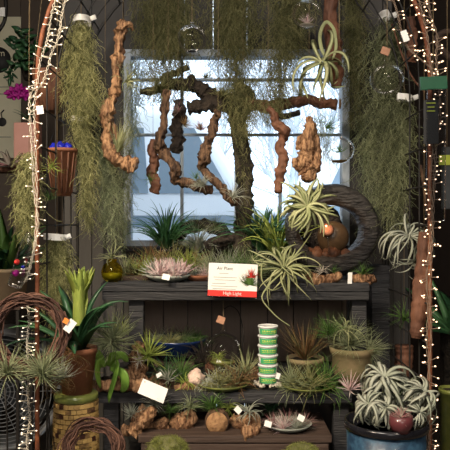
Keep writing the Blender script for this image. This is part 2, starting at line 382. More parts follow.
def textmesh(s, size, loc, rot, ext=.0002, align='CENTER'):
    cu = bpy.data.curves.new('t', 'FONT'); cu.body = s; cu.size = size; cu.align_x = align; cu.extrude = ext
    o = bpy.data.objects.new('t', cu); COL.objects.link(o)
    dg = bpy.context.evaluated_depsgraph_get(); me = bpy.data.meshes.new_from_object(o.evaluated_get(dg)); bpy.data.objects.remove(o)
    me.transform(Matrix.Translation(loc) @ rot)
    mb = MB(); v = np.array([x.co[:] for x in me.vertices]); mb.add(v, [list(p.vertices) for p in me.polygons]); return mb
FRONT = Matrix.Rotation(R(90), 4, 'X')

# ================================================================ SETTING
WY = .5
def planks(x0, x1, z0, z1, Y, step, th=.02, gap=.004, seed=0, line=None):
    mb = MB(); r = random.Random(seed); x = x0
    while x < x1-.005:
        w = min(step*r.uniform(.9, 1.1), x1-x); mb.box((x+w/2-gap/2, Y+th/2+r.uniform(0, .003), (z0+z1)/2), (w-gap, th, z1-z0)); x += w
    return mb
wx0, wx1 = P(124, 0, WY)[0], P(349, 0, WY)[0]; wz1, wz0 = P(0, 50, WY)[2], P(0, 246, WY)[2]
XL, XR = -.72, .745
mb = planks(XL, wx0, 0, CEIL, WY, .14, .06, seed=1)
for bx in (planks(wx1, XR, 0, CEIL, WY, .14, .06, seed=2), planks(wx0, wx1, 0, wz0, WY, .14, .06, seed=3), planks(wx0, wx1, wz1, CEIL, WY, .14, .06, seed=4)):
    k = mb.k; mb.v += bx.v; mb.n += [[i+k for i in f] for f in bx.n]; mb.k += bx.k
struct('wall_back', mb, m_wall)
def slab(a, b, z0, z1, th, side, step=.16):
    a = np.array(a); b = np.array(b); L = np.linalg.norm(b-a); d = (b-a)/L; nrm = np.array([-d[1], d[0]])*side; m_ = MB(); x = 0; rot = math.atan2(d[1], d[0])
    while x < L-.003:
        w = min(step, L-x); c = a+d*(x+w/2)+nrm*th/2; m_.box((c[0], c[1], (z0+z1)/2), (w-.003, th, z1-z0), (0, 0, rot)); x += w
    return m_
struct('wall_recess_left', slab((XL, WY+.01), (-1.29, 2.72), 0, CEIL, .06, -1), m_wallL)
struct('wall_far_left', slab((-3.1, 2.72), (-1.22, 2.72), 0, CEIL, .06, 1, .38), m_wallL)
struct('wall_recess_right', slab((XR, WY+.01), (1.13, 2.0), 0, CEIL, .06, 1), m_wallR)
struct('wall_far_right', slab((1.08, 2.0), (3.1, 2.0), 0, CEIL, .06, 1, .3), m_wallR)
struct('wall_left', MB().box((-3.1, -1.1, CEIL/2), (.06, 7.8, CEIL)), m_room)
struct('wall_right', MB().box((3.1, -1.45, CEIL/2), (.06, 7.1, CEIL)), m_room)
struct('wall_behind_camera', MB().box((0, -5, CEIL/2), (6.3, .06, CEIL)), m_room)
fl = MB()
fl.add([(-3.2, -5.1, 0), (3.2, -5.1, 0), (3.2, WY, 0), (XR+.03, WY, 0), (XL-.03, WY, 0), (-3.2, WY, 0)], [(0, 1, 2, 3, 4, 5)])
fl.add([(-3.2, WY, 0), (XL-.03, WY, 0), (-1.3, 2.8, 0), (-3.2, 2.8, 0)], [(0, 1, 2, 3)]); fl.add([(XR+.03, WY, 0), (3.2, WY, 0), (3.2, 2.1, 0), (1.15, 2.1, 0)], [(0, 1, 2, 3)])
struct('floor', fl, m_floor)
fl = MB()
fl.add([(-3.2, -5.1, CEIL), (3.2, -5.1, CEIL), (3.2, WY+.06, CEIL), (-3.2, WY+.06, CEIL)], [(0, 1, 2, 3)])
fl.add([(-3.2, WY, CEIL), (XL-.03, WY, CEIL), (-1.3, 2.8, CEIL), (-3.2, 2.8, CEIL)], [(0, 1, 2, 3)]); fl.add([(XR+.03, WY, CEIL), (3.2, WY, CEIL), (3.2, 2.1, CEIL), (1.15, 2.1, CEIL)], [(0, 1, 2, 3)])
struct('ceiling', fl, m_room)
# window
mb = MB(); fw = .032; cz = (wz0+wz1)/2; cx = (wx0+wx1)/2
mb.box((wx0+fw/2, WY+.02, cz), (fw, .07, wz1-wz0)); mb.box((wx1-fw/2, WY+.02, cz), (fw, .07, wz1-wz0))
mb.box((cx, WY+.02, wz1-fw/2), (wx1-wx0-2*fw, .07, fw)); mb.box((cx, WY+.02, wz0+fw*.4), (wx1-wx0-2*fw, .07, fw*.8))
win = struct('window_1', mb, m_frame, bevel=.002)
mb = MB()
for px in (182, 236, 280): mb.box((P(px, 0, WY+.03)[0], WY+.03, cz), (.014, .03, wz1-wz0-2*fw))
for py in (80, 135): mb.box((cx, WY+.031, P(0, py, WY+.03)[2]), (wx1-wx0-2*fw, .026, .011))
o = link('mullions', mb, m_frame); o.parent = win
o = link('pane', MB().box((cx, WY+.055, cz), (wx1-wx0-.01, .004, wz1-wz0-.01)), m_pane); o.parent = win
struct('trim_1', MB().box((cx, WY-.02, wz0-.012), (wx1-wx0+.04, .08, .02)), m_bench, bevel=.003)

# ---------------------------------------------------------------- outdoors beyond the glass
g = MB(); g.add([(-.70, .60, .35), (.74, .60, .35), (1.16, 2.12, .35), (6, 2.2, .35), (30, 60, .5), (-30, 60, .5), (-6, 2.9, .35), (-1.24, 2.84, .35)], [(0, 1, 2, 3, 4, 5, 6, 7)])
struct('ground', g, m_snow)
def car(px0, px1, Y, z0, hgt, label, flip=1):
    a = P(px0, 0, Y)[0]; b = P(px1, 0, Y)[0]; Lc = 4.4; x0 = a if flip > 0 else b-Lc
    prof = [(0, .28), (.015, .46), (.06, .54), (.15, .60), (.26, .93), (.34, 1.0), (.85, 1.0), (.95, .95), (.99, .6), (1, .3), (.97, .16), (.03, .16)]
    t = T('parked_car', label, 'car', (x0+Lc/2, Y+.9, z0))
    mb = MB(); pr = np.array([(x0+((u if flip > 0 else 1-u))*Lc, v*hgt+z0) for u, v in prof])
    pr2 = spline(np.vstack([pr, pr[:1]]), 60)[:-1]; K = len(pr2); cxm = x0+Lc/2
    A = np.zeros((7, K, 3))
    for i, (yy, sc_) in enumerate(((0, .90), (.03, .96), (.12, 1), (.9, 1.02), (1.68, 1), (1.77, .96), (1.8, .9))):
        A[i, :, 0] = cxm+(pr2[:, 0]-cxm)*sc_; A[i, :, 1] = Y+yy; A[i, :, 2] = z0+hgt*.45+(pr2[:, 1]-z0-hgt*.45)*sc_
    mb.rings(A[None], True, True); body = t.part('body', mb, m_car)
    for (u0, u1) in ((.21, .36), (.38, .56), (.58, .80)):
        q = MB(); f = lambda u: x0+(u if flip > 0 else 1-u)*Lc
        top = .9; v = [(f(u0-(.01 if u0 < .3 else 0)), .62), (f(u1+(.05 if u1 > .8 else 0)), .62), (f(u1-.01), top), (f(u0+(.07 if u0 < .3 else .01)), top)]
        q.add([(x, Y+yy, z0+vv*hgt) for yy in (-.012, .05) for x, vv in v], [(0, 1, 2, 3), (7, 6, 5, 4), (0, 4, 5, 1), (1, 5, 6, 2), (2, 6, 7, 3), (3, 7, 4, 0)])
        t.part('side_window', q, m_carg, parent=body, smooth=False)
    t.part('side_stripe', MB().box((x0+Lc/2, Y-.006, z0+hgt*.50), (Lc*.84, .014, hgt*.05)), m_carg, parent=body, smooth=False)
    for u in (.19, .80):
        for yy in (.06, 1.72):
            q = MB().lathe([(.10, -.09), (.30, -.09), (.34, -.06), (.34, .06), (.30, .09), (.10, .09)], (x0+(u if flip > 0 else 1-u)*Lc, Y+yy, z0+.34), 24, Matrix.Rotation(R(90), 4, 'X'))
            t.part('wheel', q, m_tyre)
    return t
car(0, 322, 4.0, .36, 2.25, 'white parked van behind the hanging driftwood, seen through the window', -1)
car(268, 480, 7.2, .36, 2.6, 'second white parked van farther back, seen through right part of window')
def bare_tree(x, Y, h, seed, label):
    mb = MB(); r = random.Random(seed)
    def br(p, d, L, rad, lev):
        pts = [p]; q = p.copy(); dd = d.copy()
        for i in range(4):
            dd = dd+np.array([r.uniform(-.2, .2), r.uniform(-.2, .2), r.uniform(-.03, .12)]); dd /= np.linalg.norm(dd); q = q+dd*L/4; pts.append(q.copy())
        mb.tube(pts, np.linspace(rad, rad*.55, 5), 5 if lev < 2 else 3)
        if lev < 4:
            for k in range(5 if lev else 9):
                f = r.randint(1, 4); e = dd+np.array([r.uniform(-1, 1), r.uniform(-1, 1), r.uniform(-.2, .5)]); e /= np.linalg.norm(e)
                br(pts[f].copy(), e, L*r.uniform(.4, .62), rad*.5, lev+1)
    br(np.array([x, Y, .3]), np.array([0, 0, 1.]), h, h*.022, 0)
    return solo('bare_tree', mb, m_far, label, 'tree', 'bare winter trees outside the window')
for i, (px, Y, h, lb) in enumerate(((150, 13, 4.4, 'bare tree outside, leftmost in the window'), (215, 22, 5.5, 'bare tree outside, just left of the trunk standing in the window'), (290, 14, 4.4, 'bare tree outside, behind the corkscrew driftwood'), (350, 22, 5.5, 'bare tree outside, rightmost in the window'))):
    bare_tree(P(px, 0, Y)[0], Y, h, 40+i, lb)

# ================================================================ DISPLAY BENCH
zU = P(0, 283, 0)[2]; zL = P(0, 393, -.1)[2]; zS = P(0, 436, -.2)[2]
bx0, bx1 = P(101, 0, 0)[0], P(370, 0, 0)[0]
t = T('display_bench', 'dark weathered wooden plant bench with two shelves under the window', 'shelf', ((bx0+bx1)/2, .2, 0))
mb = MB(); r = random.Random(3)
for k in range(4): mb.box(((bx0+bx1)/2+r.uniform(-.002, .002), .055+k*.11, zU-.016), (bx1-bx0, .107, .032))
up = t.part('upper_shelf', mb, m_bench, smooth=False, bevel=.003)
t.part('apron', MB().box(((bx0+bx1)/2, .02, zU-.049), (bx1-bx0-.004, .028, .032)), m_bench, smooth=False, bevel=.003)
lx0, lx1 = P(97, 0, -.1)[0], P(352, 0, -.1)[0]
mb = MB()
for k in range(5): mb.box(((lx0+lx1)/2+r.uniform(-.002, .002), -.045+k*.108, zL-.019), (lx1-lx0, .105, .038))
t.part('lower_shelf', mb, m_bench, smooth=False, bevel=.003)
for px, Y in ((137, .06), (358, .06)):
    x = P(px, 0, Y)[0]; t.part('leg', MB().box((x, Y, (zU-.065+zL)/2), (.055, .05, zU-.065-zL)), m_bench, smooth=False, bevel=.003)
for px, Y in ((112, -.04), (340, -.04), (137, .40), (352, .40)):
    x = P(px, 0, Y)[0]; zt = zL-.038 if Y < 0 else zL-.038
    t.part('leg', MB().box((x, Y, zt/2), (.055, .05, zt)), m_bench, smooth=False, bevel=.003)
t.part('back_panel', planks(P(138, 0, .42)[0], bx1-.0, zL, zU-.033, .46, .115, .015, .005, seed=8), m_backp, smooth=False)
# side post at right
solo('wooden_post', MB().box((P(381, 0, .25)[0], .30, (zU+.05)/2), (.075, .10, zU+.05)), m_bench, 'dark grey wooden post standing at the right end of the bench', 'post', smooth=False, bevel=.004)
solo('wooden_post', MB().box((P(399, 0, .44)[0], .46, .8), (.085, .03, 1.6)), m_wall, 'dim plank board behind the black wire lattice on the right', 'board', smooth=False, bevel=.002)
# low step box
sx0, sx1 = P(138, 0, -.2)[0], P(332, 0, -.2)[0]
t = T('low_crate', 'reddish brown wooden crate below the bench holding driftwood', 'crate', ((sx0+sx1)/2, -.05, 0))
mb = MB()
for k in range(3): mb.box(((sx0+sx1)/2, -.15+k*.10, zS-.012), (sx1-sx0, .097, .024))
t.part('top', mb, m_step, smooth=False, bevel=.002)
mb = MB()
for k in range(5): mb.box(((sx0+sx1)/2, -.185, zS-.024-.07-k*.138), (sx1-sx0-.02, .02, .13))
t.part('front_panel', mb, m_step, smooth=False, bevel=.002)
for sx in (sx0+.02, sx1-.02): t.part('side_panel', MB().box((sx, -.02, (zS-.024)/2), (.02, .30, zS-.024)), m_step, smooth=False)

# ================================================================ GARDEN ARCH
AX, AZ, AR = .64, 1.93, .64; OX = .028
def hoop(y, n=28, off=0):
    pts = [(-AX-off+OX, y, z) for z in np.linspace(0.0, AZ, 12)]
    pts += [(OX-(AX+off)*math.cos(a), y, AZ+(AR+off)*math.sin(a)) for a in np.linspace(0, PI, n)[1:-1]]
    pts += [(AX+off+OX, y, z) for z in np.linspace(AZ, 0.0, 12)]
    return pts
t = T('garden_arch', 'rust brown metal garden arch with black wire lattice around the display', 'arch', (OX, 0, 0))
t.part('front_hoop', MB().tube(hoop(-.3), .0075, 10), m_rustpipe, 'rusty front pipe of the arch')
t.part('rear_hoop', MB().tube(hoop(.3), .006, 10), m_iron)
mb = MB()
for y in (-.18, -.06, .06, .18): mb.tube(hoop(y), .003, 6)
for s_ in (-1, 1):
    for z in np.arange(.15, AZ, .13): mb.tube([(OX+s_*AX, -.3, z), (OX+s_*AX, 0, z), (OX+s_*AX, .3, z)], .003, 6)
for a in np.arange(.1, PI, .22): mb.tube([(OX-AX*math.cos(a), y, AZ+AR*math.sin(a)) for y in (-.3, 0, .3)], .003, 6)
t.part('lattice', mb, m_iron)

# ================================================================ STRING LIGHTS
def bulb_mesh(mt, L):
    mb = MB(); mb.tube([(0, 0, 0), (0, 0, L*.5), (0, 0, L)], [.0011, .0011, .0016], 6)
    nq = len(mb.q[0])+len(mb.n)
    mb2 = MB(); mb2.v = list(mb.v); mb2.q = list(mb.q); mb2.n = list(mb.n); mb2.k = mb.k
    mb2.tube([(0, 0, L), (0, 0, L+.0015), (0, 0, L+.004), (0, 0, L+.0055)], [.0014, .0021, .0019, .0006], 8)
    me = mb2.mesh('bulb'); me.materials.append(m_wire2 if mt is m_bulb else m_wire); me.materials.append(mt)
    for p in me.polygons:
        if min(me.vertices[i].co.z for i in p.vertices) >= L-1e-6 and max(me.vertices[i].co.z for i in p.vertices) > L+1e-5: p.material_index = 1
    return me
def lights(label, pl, Y, n, mt, seed, L=.024, spread=.003):
    r = random.Random(seed); path = pxcurve(pl, Y, 160)
    t = T('string_lights', label, 'string lights', path[-1], 'fairy light strings on the arch')
    mb = MB()
    for ph in (0, PI):
        q = path.copy(); k = np.arange(len(q))
        q[:, 0] += spread*np.cos(k*.8+ph); q[:, 1] += spread*np.sin(k*.8+ph); mb.tube(q, .0012, 5)
    t.part('wire', mb, m_wire2 if mt is m_bulb else m_wire)
    ms = [bulb_mesh(mt, L), bulb_mesh(mt, L*.7)]
    for i in range(n):
        f = (i+r.random()*.8)/n*(len(path)-2); j = int(f); p = path[j]+(path[j+1]-path[j])*(f-j)
        a = r.choice((-1, 1)); d = Vector((a*r.uniform(.5, 1), r.uniform(-.9, .3), r.uniform(-.35, .5))).normalized()
        o = bpy.data.objects.new('bulb', r.choice(ms)); COL.objects.link(o); o.parent = t.o
        o.location = V3(p-t.loc); o.rotation_euler = d.to_track_quat('Z', 'Y').to_euler()
    return t
lights('fairy lights down the left arch side, inner cream strand reaching the wreath',
  [(66,-6),(63,10),(60,28),(57,42),(52,52),(47,70),(42,84),(36,92),(34,110),(35,130),(36,165),(37,200),(35,240),(31,262),(26,282)], -.33, 56, m_bulbw, 1)
lights('fairy lights on cream wire at the left, outer strand along the rusty pipe',
  [(57,-6),(52,12),(49,30),(46,44),(40,62),(37,84),(30,96),(30,118),(32,150),(34,190),(38,225),(33,255),(28,275),(20,288)], -.335, 44, m_bulbw, 2)
lights('fairy lights running down through the grapevine wreath',
  [(27,300),(29,320),(27,345),(29,370),(28,395),(30,420),(27,440),(29,456)], -.35, 60, m_bulbw, 3)
lights('short fairy light strand swooping down at top right beside white tag',
  [(391,-6),(397,12),(402,34),(408,48),(419,58),(430,68),(434,78)], -.31, 22, m_bulb, 4)
lights('fairy lights down the right side of the arch, inner glowing strand',
  [(417,-6),(422,12),(427,34),(430,58),(433,82),(435,112),(433,150),(430,180),(432,210),(430,240),(427,275),(428,310),(427,345),(430,380),(427,420),(429,456)], -.335, 84, m_bulb, 5)
lights('fairy lights down the right side of the arch, outer glowing strand',
  [(428,-6),(430,14),(437,36),(436,56),(438,78),(440,110),(436,150),(434,190),(433,225),(431,262),(430,300),(431,340),(428,390),(430,430),(428,456)], -.345, 74, m_bulb, 6)

# ================================================================ HANGING MOSS
moss([(14,76,86,1),(30,68,94,2),(60,60,97,2),(95,60,106,1.6),(120,66,106,.7)], .0, .05, 2600, .07, m_moss, 'thick olive moss bundle with white paper band, upper left beside the arch', 11, (73,91,21,6,1))
moss([(118,72,90,1.5),(150,74,96,1),(190,78,96,.8),(225,80,96,.3)], .03, .03, 1100, .08, m_moss, 'long narrow olive moss tail hanging under white strip of tape at left', 12, (71,84,119,5,-1))
moss([(130,92,118,1),(180,92,126,1),(235,94,124,.4)], .12, .03, 900, .10, m_mossg, 'grey green moss veil hanging left of the window frame', 13)
moss([(-6,130,204,1.2),(25,132,202,1.4),(50,134,200,.9),(100,138,190,.35)], .3, .05, 3400, .07, m_mossd, 'wide dark olive moss curtain above the left half of the window', 14, xc=165)
moss([(-6,207,262,1.2),(26,205,262,1.4),(50,207,262,.9),(105,215,262,.4)], .3, .05, 3000, .07, m_mossd, 'dark olive moss curtain above the window centre beside the tree top', 15, xc=235)
moss([(-6,262,320,1.3),(26,262,316,1.2),(50,262,302,1.1),(120,252,290,.4)], .22, .05, 2400, .08, m_mossd, 'olive moss curtain behind the hanging glass ball near the red bark', 16, xc=285)
moss([(80,224,258,1.6),(112,218,264,1.4),(150,236,250,.3),(245,240,248,.15)], .27, .035, 850, .08, m_mossd, 'shaggy moss draped over the tree trunk in the window', 17, hang=True, xc=243)
moss([(-6,340,366,1.4),(60,340,366,1.2),(120,344,366,.4)], .25, .05, 1300, .08, m_mossd, 'dark moss bundle to the right of the red bark piece', 18)
moss([(14,379,391,1.2),(40,368,404,1.2),(100,362,404,1.1),(150,366,402,.8),(215,372,398,.35)], .15, .05, 1700, .13, m_mossr, 'long deep green moss bundle behind the clear glass ball at right', 19, (379,391,17,7,-1))
moss([(96,396,412,1.2),(130,388,414,1.1),(180,386,410,.8),(232,388,404,.3)], .02, .03, 800, .12, m_mossr, 'moss bundle with two white paper bands at right of the glass ball', 20, (397,412,98,6,-2))
moss([(110,354,374,1),(170,356,384,.8),(230,360,376,.4),(262,360,372,.2)], .3, .03, 500, .12, m_mossg, 'thin grey moss trails beside the right window frame', 21)
moss([(152,18,40,1),(180,14,42,1.1),(215,14,40,.9),(238,20,34,.3)], -.27, .03, 1200, .07, m_moss, 'pale fuzzy moss tied on the left leg of the arch', 22, hang=True)
moss([(236,46,68,1),(260,42,74,1.2),(300,42,76,1),(345,50,72,.35)], -.12, .04, 1700, .07, m_moss, 'olive moss bundle with white band hanging above the bromeliad pot', 23, (44,66,237,6,-1.5))
moss([(60,126,144,.8),(120,124,140,1),(180,120,134,.9),(245,112,130,.3)], .36, .03, 560, .11, m_mossg, 'sparse grey moss along the left window edge', 24)
moss([(110,300,330,.5),(150,318,340,.3),(168,322,338,.2)], .28, .02, 120, .10, m_mossg, 'few loose moss threads behind the right driftwood knot', 25)

# ================================================================ TREE IN THE WINDOW
t = T('display_tree', 'dark bare branching tree trunk standing on the bench before the window', 'tree', P(243, 272, .33))
mb = MB()
gnarl(mb, [(243,272,11),(242,235,9),(245,200,8),(243,160,8),(238,125,8),(240,105,10),(243,92,8),(236,82,5)], .33, 5, dy=.005, sides=14)
t.part('trunk', mb, m_trunk)
for i, (pl, Y) in enumerate(((((240,103,7),(222,100,7),(205,92,7),(190,86,6),(172,84,5),(155,90,4),(140,92,3)), .33),
    (((205,92,6),(195,84,4),(190,76,3)), .33),
    (((172,84,4),(165,78,4),(178,72,3),(188,67,3)), .33),
    (((238,108,7),(215,104,7),(200,106,6),(188,108,6)), .31),
    (((243,102,7),(262,106,6),(285,104,6),(305,100,5),(322,103,5),(336,104,5)), .30),
    (((262,106,4),(282,116,3),(300,112,2.5)), .30),
    (((243,240,6),(225,238,5),(205,246,4)), .33))):
    mb = MB(); gnarl(mb, pl, Y, 20+i, dy=.01); t.part('branch', mb, m_bark if i != 4 else m_redbark)
t.part('cut_end', MB().lathe([(.001, .0), (.021, 0), (.021, .004), (.001, .004)], P(339.5, 104, .29), 16, Matrix.Rotation(R(90), 4, 'Y')), m_drift, 'pale sawn branch end')

# ================================================================ HANGING DRIFTWOOD
def drift(pl, Y, m, label, seed, rs=1.0, extra=(), hang=True, name='hanging_driftwood', cord_to=CEIL, dy=.015, sides=12, jit=.5):
    t = T(name, label, 'driftwood', P(pl[0][0], pl[0][1], Y), 'hanging driftwood pieces' if hang else None)
    mb = MB(); gnarl(mb, pl, Y, seed, rs=rs, dy=dy, sides=sides, jit=jit)
    for k, e in enumerate(extra): gnarl(mb, e, Y, seed+50+k, rs=rs, dy=dy, jit=jit)
    t.part('wood', mb, m)
    if hang: t.part('cord', cord(P(pl[0][0], pl[0][1]-1, Y) , cord_to), m_cord)
    return t
drift([(123,20,3),(121,30,6),(119,45,4),(118,58,6),(116,70,4),(117,85,5),(112,98,6),(106,115,6),(108,128,4),(107,142,5),(111,154,6),(120,161,6),(129,164,7),(136,166,6)], .0, m_drift,
  'long twisted tan driftwood hanging left of the window with air plants', 31, extra=[((121,28,3),(129,24,2.5),(133,30,1.5)), ((106,115,4),(114,128,3),(118,140,2))])
drift([(153,140,3),(152,150,5),(155,162,5),(152,174,6),(156,184,5),(153,193,5)], .2, m_redbark, 'short dark driftwood stub hanging low at left side of window', 32, rs=.85)
drift([(168,90,5),(165,105,5),(164,125,5),(160,138,6),(161,150,7),(170,160,6),(176,170,7),(175,180,5),(188,183,6),(200,188,6),(212,190,6)], .15, m_drift2,
  'long wriggling driftwood hanging in left centre of window, ending in curled tip', 33, rs=.78)
drift([(218,112,5),(214,122,6),(212,134,5),(206,146,6),(205,158,7),(202,168,5),(211,178,5),(222,188,5),(230,198,6),(238,203,5)], .12, m_drift2,
  'crooked driftwood hanging just left of the tree trunk', 34, rs=.78)
drift([(178,100,4),(180,115,6),(176,128,5),(178,140,6),(174,152,5)], .26, m_bark, 'dark stubby driftwood with red plants behind the wriggling piece', 35)
drift([(268,108,3),(274,114,4),(276,124,5),(284,130,6),(284,138,5),(280,146,5),(283,158,5),(281,170,6),(279,182,5),(278,192,4)], .12, m_redbark,
  'corkscrew driftwood hanging right of the tree trunk', 36, rs=.9, jit=.3)
drift([(309,118,4),(310,128,6),(308,140,7),(307,152,8),(304,164,10),(309,172,10),(306,179,6)], .05, m_drift,
  'lumpy orange tan driftwood knot hanging above the pale curly plant', 37, rs=.9, jit=.3, extra=[((310,122,4),(315,140,5),(316,158,6),(314,170,7)), ((304,135,3),(299,142,4),(299,150,3)), ((300,168,5),(295,163,4),(294,158,2))])
drift([(331,-4,7),(330,20,7),(333,40,8),(334,60,7),(336,78,7),(337,88,4)], .02, m_redbark, 'long vertical red brown bark slab hanging at top right of window', 38, jit=.2, dy=.004)
drift([(424,232,5),(423,255,7),(421,285,8),(419,310,8),(417,330,7),(416,338,5)], -.22, m_redbark, 'red brown raw wood slab hanging at right beside the fairy lights', 39, jit=.15, dy=.003)
drift([(404,345,9),(404,360,9),(402,374,8)], .25, m_redbark, 'dim terracotta coloured bark piece low on the right lattice', 40, jit=.1, dy=.003)
drift([(410,18,4),(413,40,4),(410,62,5)], .1, m_redbark, 'short bark strip hanging inside the arch at top right', 41)

# plants held by the hanging wood and strings
air(126,82,-.03,'curly',26,'sage air plant with arching leaves halfway down the long tan driftwood',m_sage,101,ax=(.7,-.5,.6),n=18,th1=(60,150))
air(118,152,-.03,'wispy',40,'tuft of long thin pale leaves at the foot of the long tan driftwood',m_sage,102,ax=(.35,-.3,1),n=46,th0=(0,35),th1=(5,60),W=.02)
air(112,120,-.02,'wispy',18,'small rusty tuft on the middle of the long tan driftwood',m_rust,103,ax=(-1,-.4,.3),n=24)
air(200,130,.22,'spiky',14,'tiny upright air plant against the white sky between two driftwoods',m_purple,104)
air(203,186,.10,'thin',20,'fine silver air plant on the tip of the wriggling driftwood',m_silver,105,ax=(-.4,-.5,1))
air(232,197,.08,'thin',24,'fine silver air plant at the lower end of the crooked driftwood',m_silver,106,ax=(.5,-.5,.6),n=24)
air(178,112,.2,'spiky',12,'dark red air plant on the stubby driftwood, upper of the pair',m_purple,107,ax=(-.5,-.6,.6))
air(184,125,.2,'spiky',12,'dark red air plant on the stubby driftwood, lower of the pair',m_rust,108,ax=(.5,-.6,.6))
air(152,180,.17,'thin',15,'green air plant on the short dark stub',m_green,109,ax=(-.6,-.6,.4),n=20)
air(196,178,.1,'wispy',14,'small green tuft hugging the bend of the wriggling driftwood',m_green,110,ax=(0,-.6,.6),n=24)
air(322,62,-.05,'xero',40,'large olive air plant with looping leaves hanging by the red bark slab',m_sage,111,ax=(-.15,-.6,.5),n=16,W=.14,th0=(30,100),th1=(150,300))
mb = MB(); ln = pxcurve([(328,60),(322,50),(320,35),(326,22),(334,30),(336,48),(332,60)], -.05, 30); mb.tube(ln, np.interp(np.arange(30), [0, 5, 25, 29], [.003, .007, .006, .002]), 8, flat=.3)
solo('air_plant', mb, m_sage, 'tall looped olive leaf of an air plant rising below the glass ball', 'air plant')
air(307,206,-.12,'xero',25,'big pale sage air plant spreading like a star before the fountain',m_sage,112,ax=(0,-1,.25),n=48,W=.19,th0=(50,90),th1=(110,250),p=1.4,twist=1.6)
air(298,212,-.02,'wispy',22,'whitish root threads hanging behind the pale star plant',m_silver,113,ax=(-.2,-.3,-1),n=20,th0=(0,50),th1=(0,60))
air(408,236,-.15,'xero',38,'big silver air plant with long curled leaves hanging at right',m_silver,114,ax=(0,-.7,.8),n=22,W=.085,th0=(30,85),th1=(150,300))
air(414,262,-.13,'curly',34,'lower silver air plant with trailing leaf tips at right of the post',m_silver,115,ax=(.2,-.7,-.1),n=14,W=.07)
air(404,320,.1,'thin',28,'thin green air plant fixed on the right lattice below the silver plant',m_green,116,ax=(-.1,-.6,1),n=26)
air(424,140,-.15,'curly',22,'slim curled air plant on the lattice behind the clear plastic package',m_sage,117,ax=(0,-.5,1),n=12)
air(326,128,.05,'thin',22,'green leafy air plant beside the orange tan driftwood knot',m_green,118,ax=(.5,-.4,.3),n=20)
air(52,167,-.15,'curly',18,'yellow green curly air plant on the terracotta wall pot',m_lime,119,ax=(0,-1,.3),n=16)
air(50,200,-.2,'wispy',18,'loose green tuft on the lattice below the terracotta wall pot',m_green,120,n=30)
air(193,40,.0,'wispy',8,'tiny dark air plant inside the faint glass ball before the window',m_bark,121,n=20)
air(340,152,.0,'spiky',13,'small green air plant inside the glass ball at right edge of window',m_green,122,ax=(-.3,-.3,1),n=22)
air(307,23,-.1,'spiky',12,'pink air plant inside the glass ball at top centre',m_pinkl,123,n=22,ax=(-.1,-.3,1))

# ---------------------------------------------------------------- glass balls
def globe(px, py, rp_, Y, label, fill=None, tag=False, top=CEIL):
    c = P(px, py, Y); r_ = S(rp_, Y)
    t = T('glass_ball', label, 'glass ornament', c-[0, 0, r_], 'hanging glass balls')
    mb = MB(); mb.ball((0, 0, 0), 1, 32, 20); v = mb.v[0]*r_*np.array([1, 1, .93]); mb.v[0] = v+c
    t.part('shell', mb, m_glass)
    t.part('neck', MB().lathe([(r_*.16, 0), (r_*.13, r_*.12), (r_*.17, r_*.2), (r_*.10, r_*.2)], c+[0, 0, r_*.90], 16), m_glass)
    t.part('cord', cord(c+[0, 0, r_*1.05], top, r=.0013), m_cord)
    if tag: t.part('cork_tag', MB().box(c+[-.008, -.008, r_*1.6], (.030, .006, .026), (0, .35, 0)), m_cork, smooth=False)
    if fill:
        fm, h = fill; mb = MB(); mb.ball((0, 0, 0), 1, 24, 8, cut=h); mb.v[0] = mb.v[0]*r_*.93*np.array([1, 1, .93])+c; t.part('filling', mb, fm)
    return t
globe(307, 14, 15, -.1, 'clear glass ball holding a pink plant at top centre', (m_shell, .18))
globe(387, 79, 17, -.1, 'empty clear glass ball with cork tag before green moss', None, True)
globe(339, 150, 15, .0, 'clear glass ball holding a green plant at right edge of window', (m_rust, .2))
globe(192, 39, 15, .0, 'faint clear glass ball before the upper window, dark plant inside', (m_bark, .1))
globe(223, 350, 19, .05, 'clear glass ball with cork tag above the lower shelf', (m_moss2, .26), True, zU-.034)
solo('wire_hook', MB().tube(pxcurve([(224,309),(231,306),(239,313),(243,332),(242,352),(243,372)], .12, 30), .0022, 6), m_iron, 'thin black curved wire hook beside the glass ball over the lower shelf', 'hook')
air(218,357,.05,'curly',15,'pale green plant coils inside the glass ball over the lower shelf',m_lime,124,n=24)

# ================================================================ UPPER SHELF
def onU(Y): return 225-(zU-CZ)*F/(Y-CY)     # pixel row of the upper shelf top at depth Y
def onL(Y): return 225-(zL-CZ)*F/(Y-CY)
def onS(Y): return 225-(zS-CZ)*F/(Y-CY)
# yellow glass globe vase
c = P(112, 0, .06); c[2] = zU
t = T('glass_vase', 'round yellow glass vase at the left end of the upper shelf', 'vase', c); rr = S(11, .06)
t.part('body', MB().lathe([(rr*.5, 0), (rr*.85, rr*.3), (rr, rr*.9), (rr*.8, rr*1.5), (rr*.4, rr*1.8), (rr*.5, rr*2.05), (rr*.45, rr*2.05), (rr*.35, rr*1.8)], c, 28), m_gyel)
t.part('gravel', MB().lathe([(rr*.3, .002), (rr*.8, rr*.35), (rr*.9, rr*.75), (.001, rr*.85)], c, 24), m_ygreen)
air(112,258,.06,'curly',24,'green air plant spilling out of the yellow glass vase',m_sage,201,n=20,th1=(60,130),W=.07)
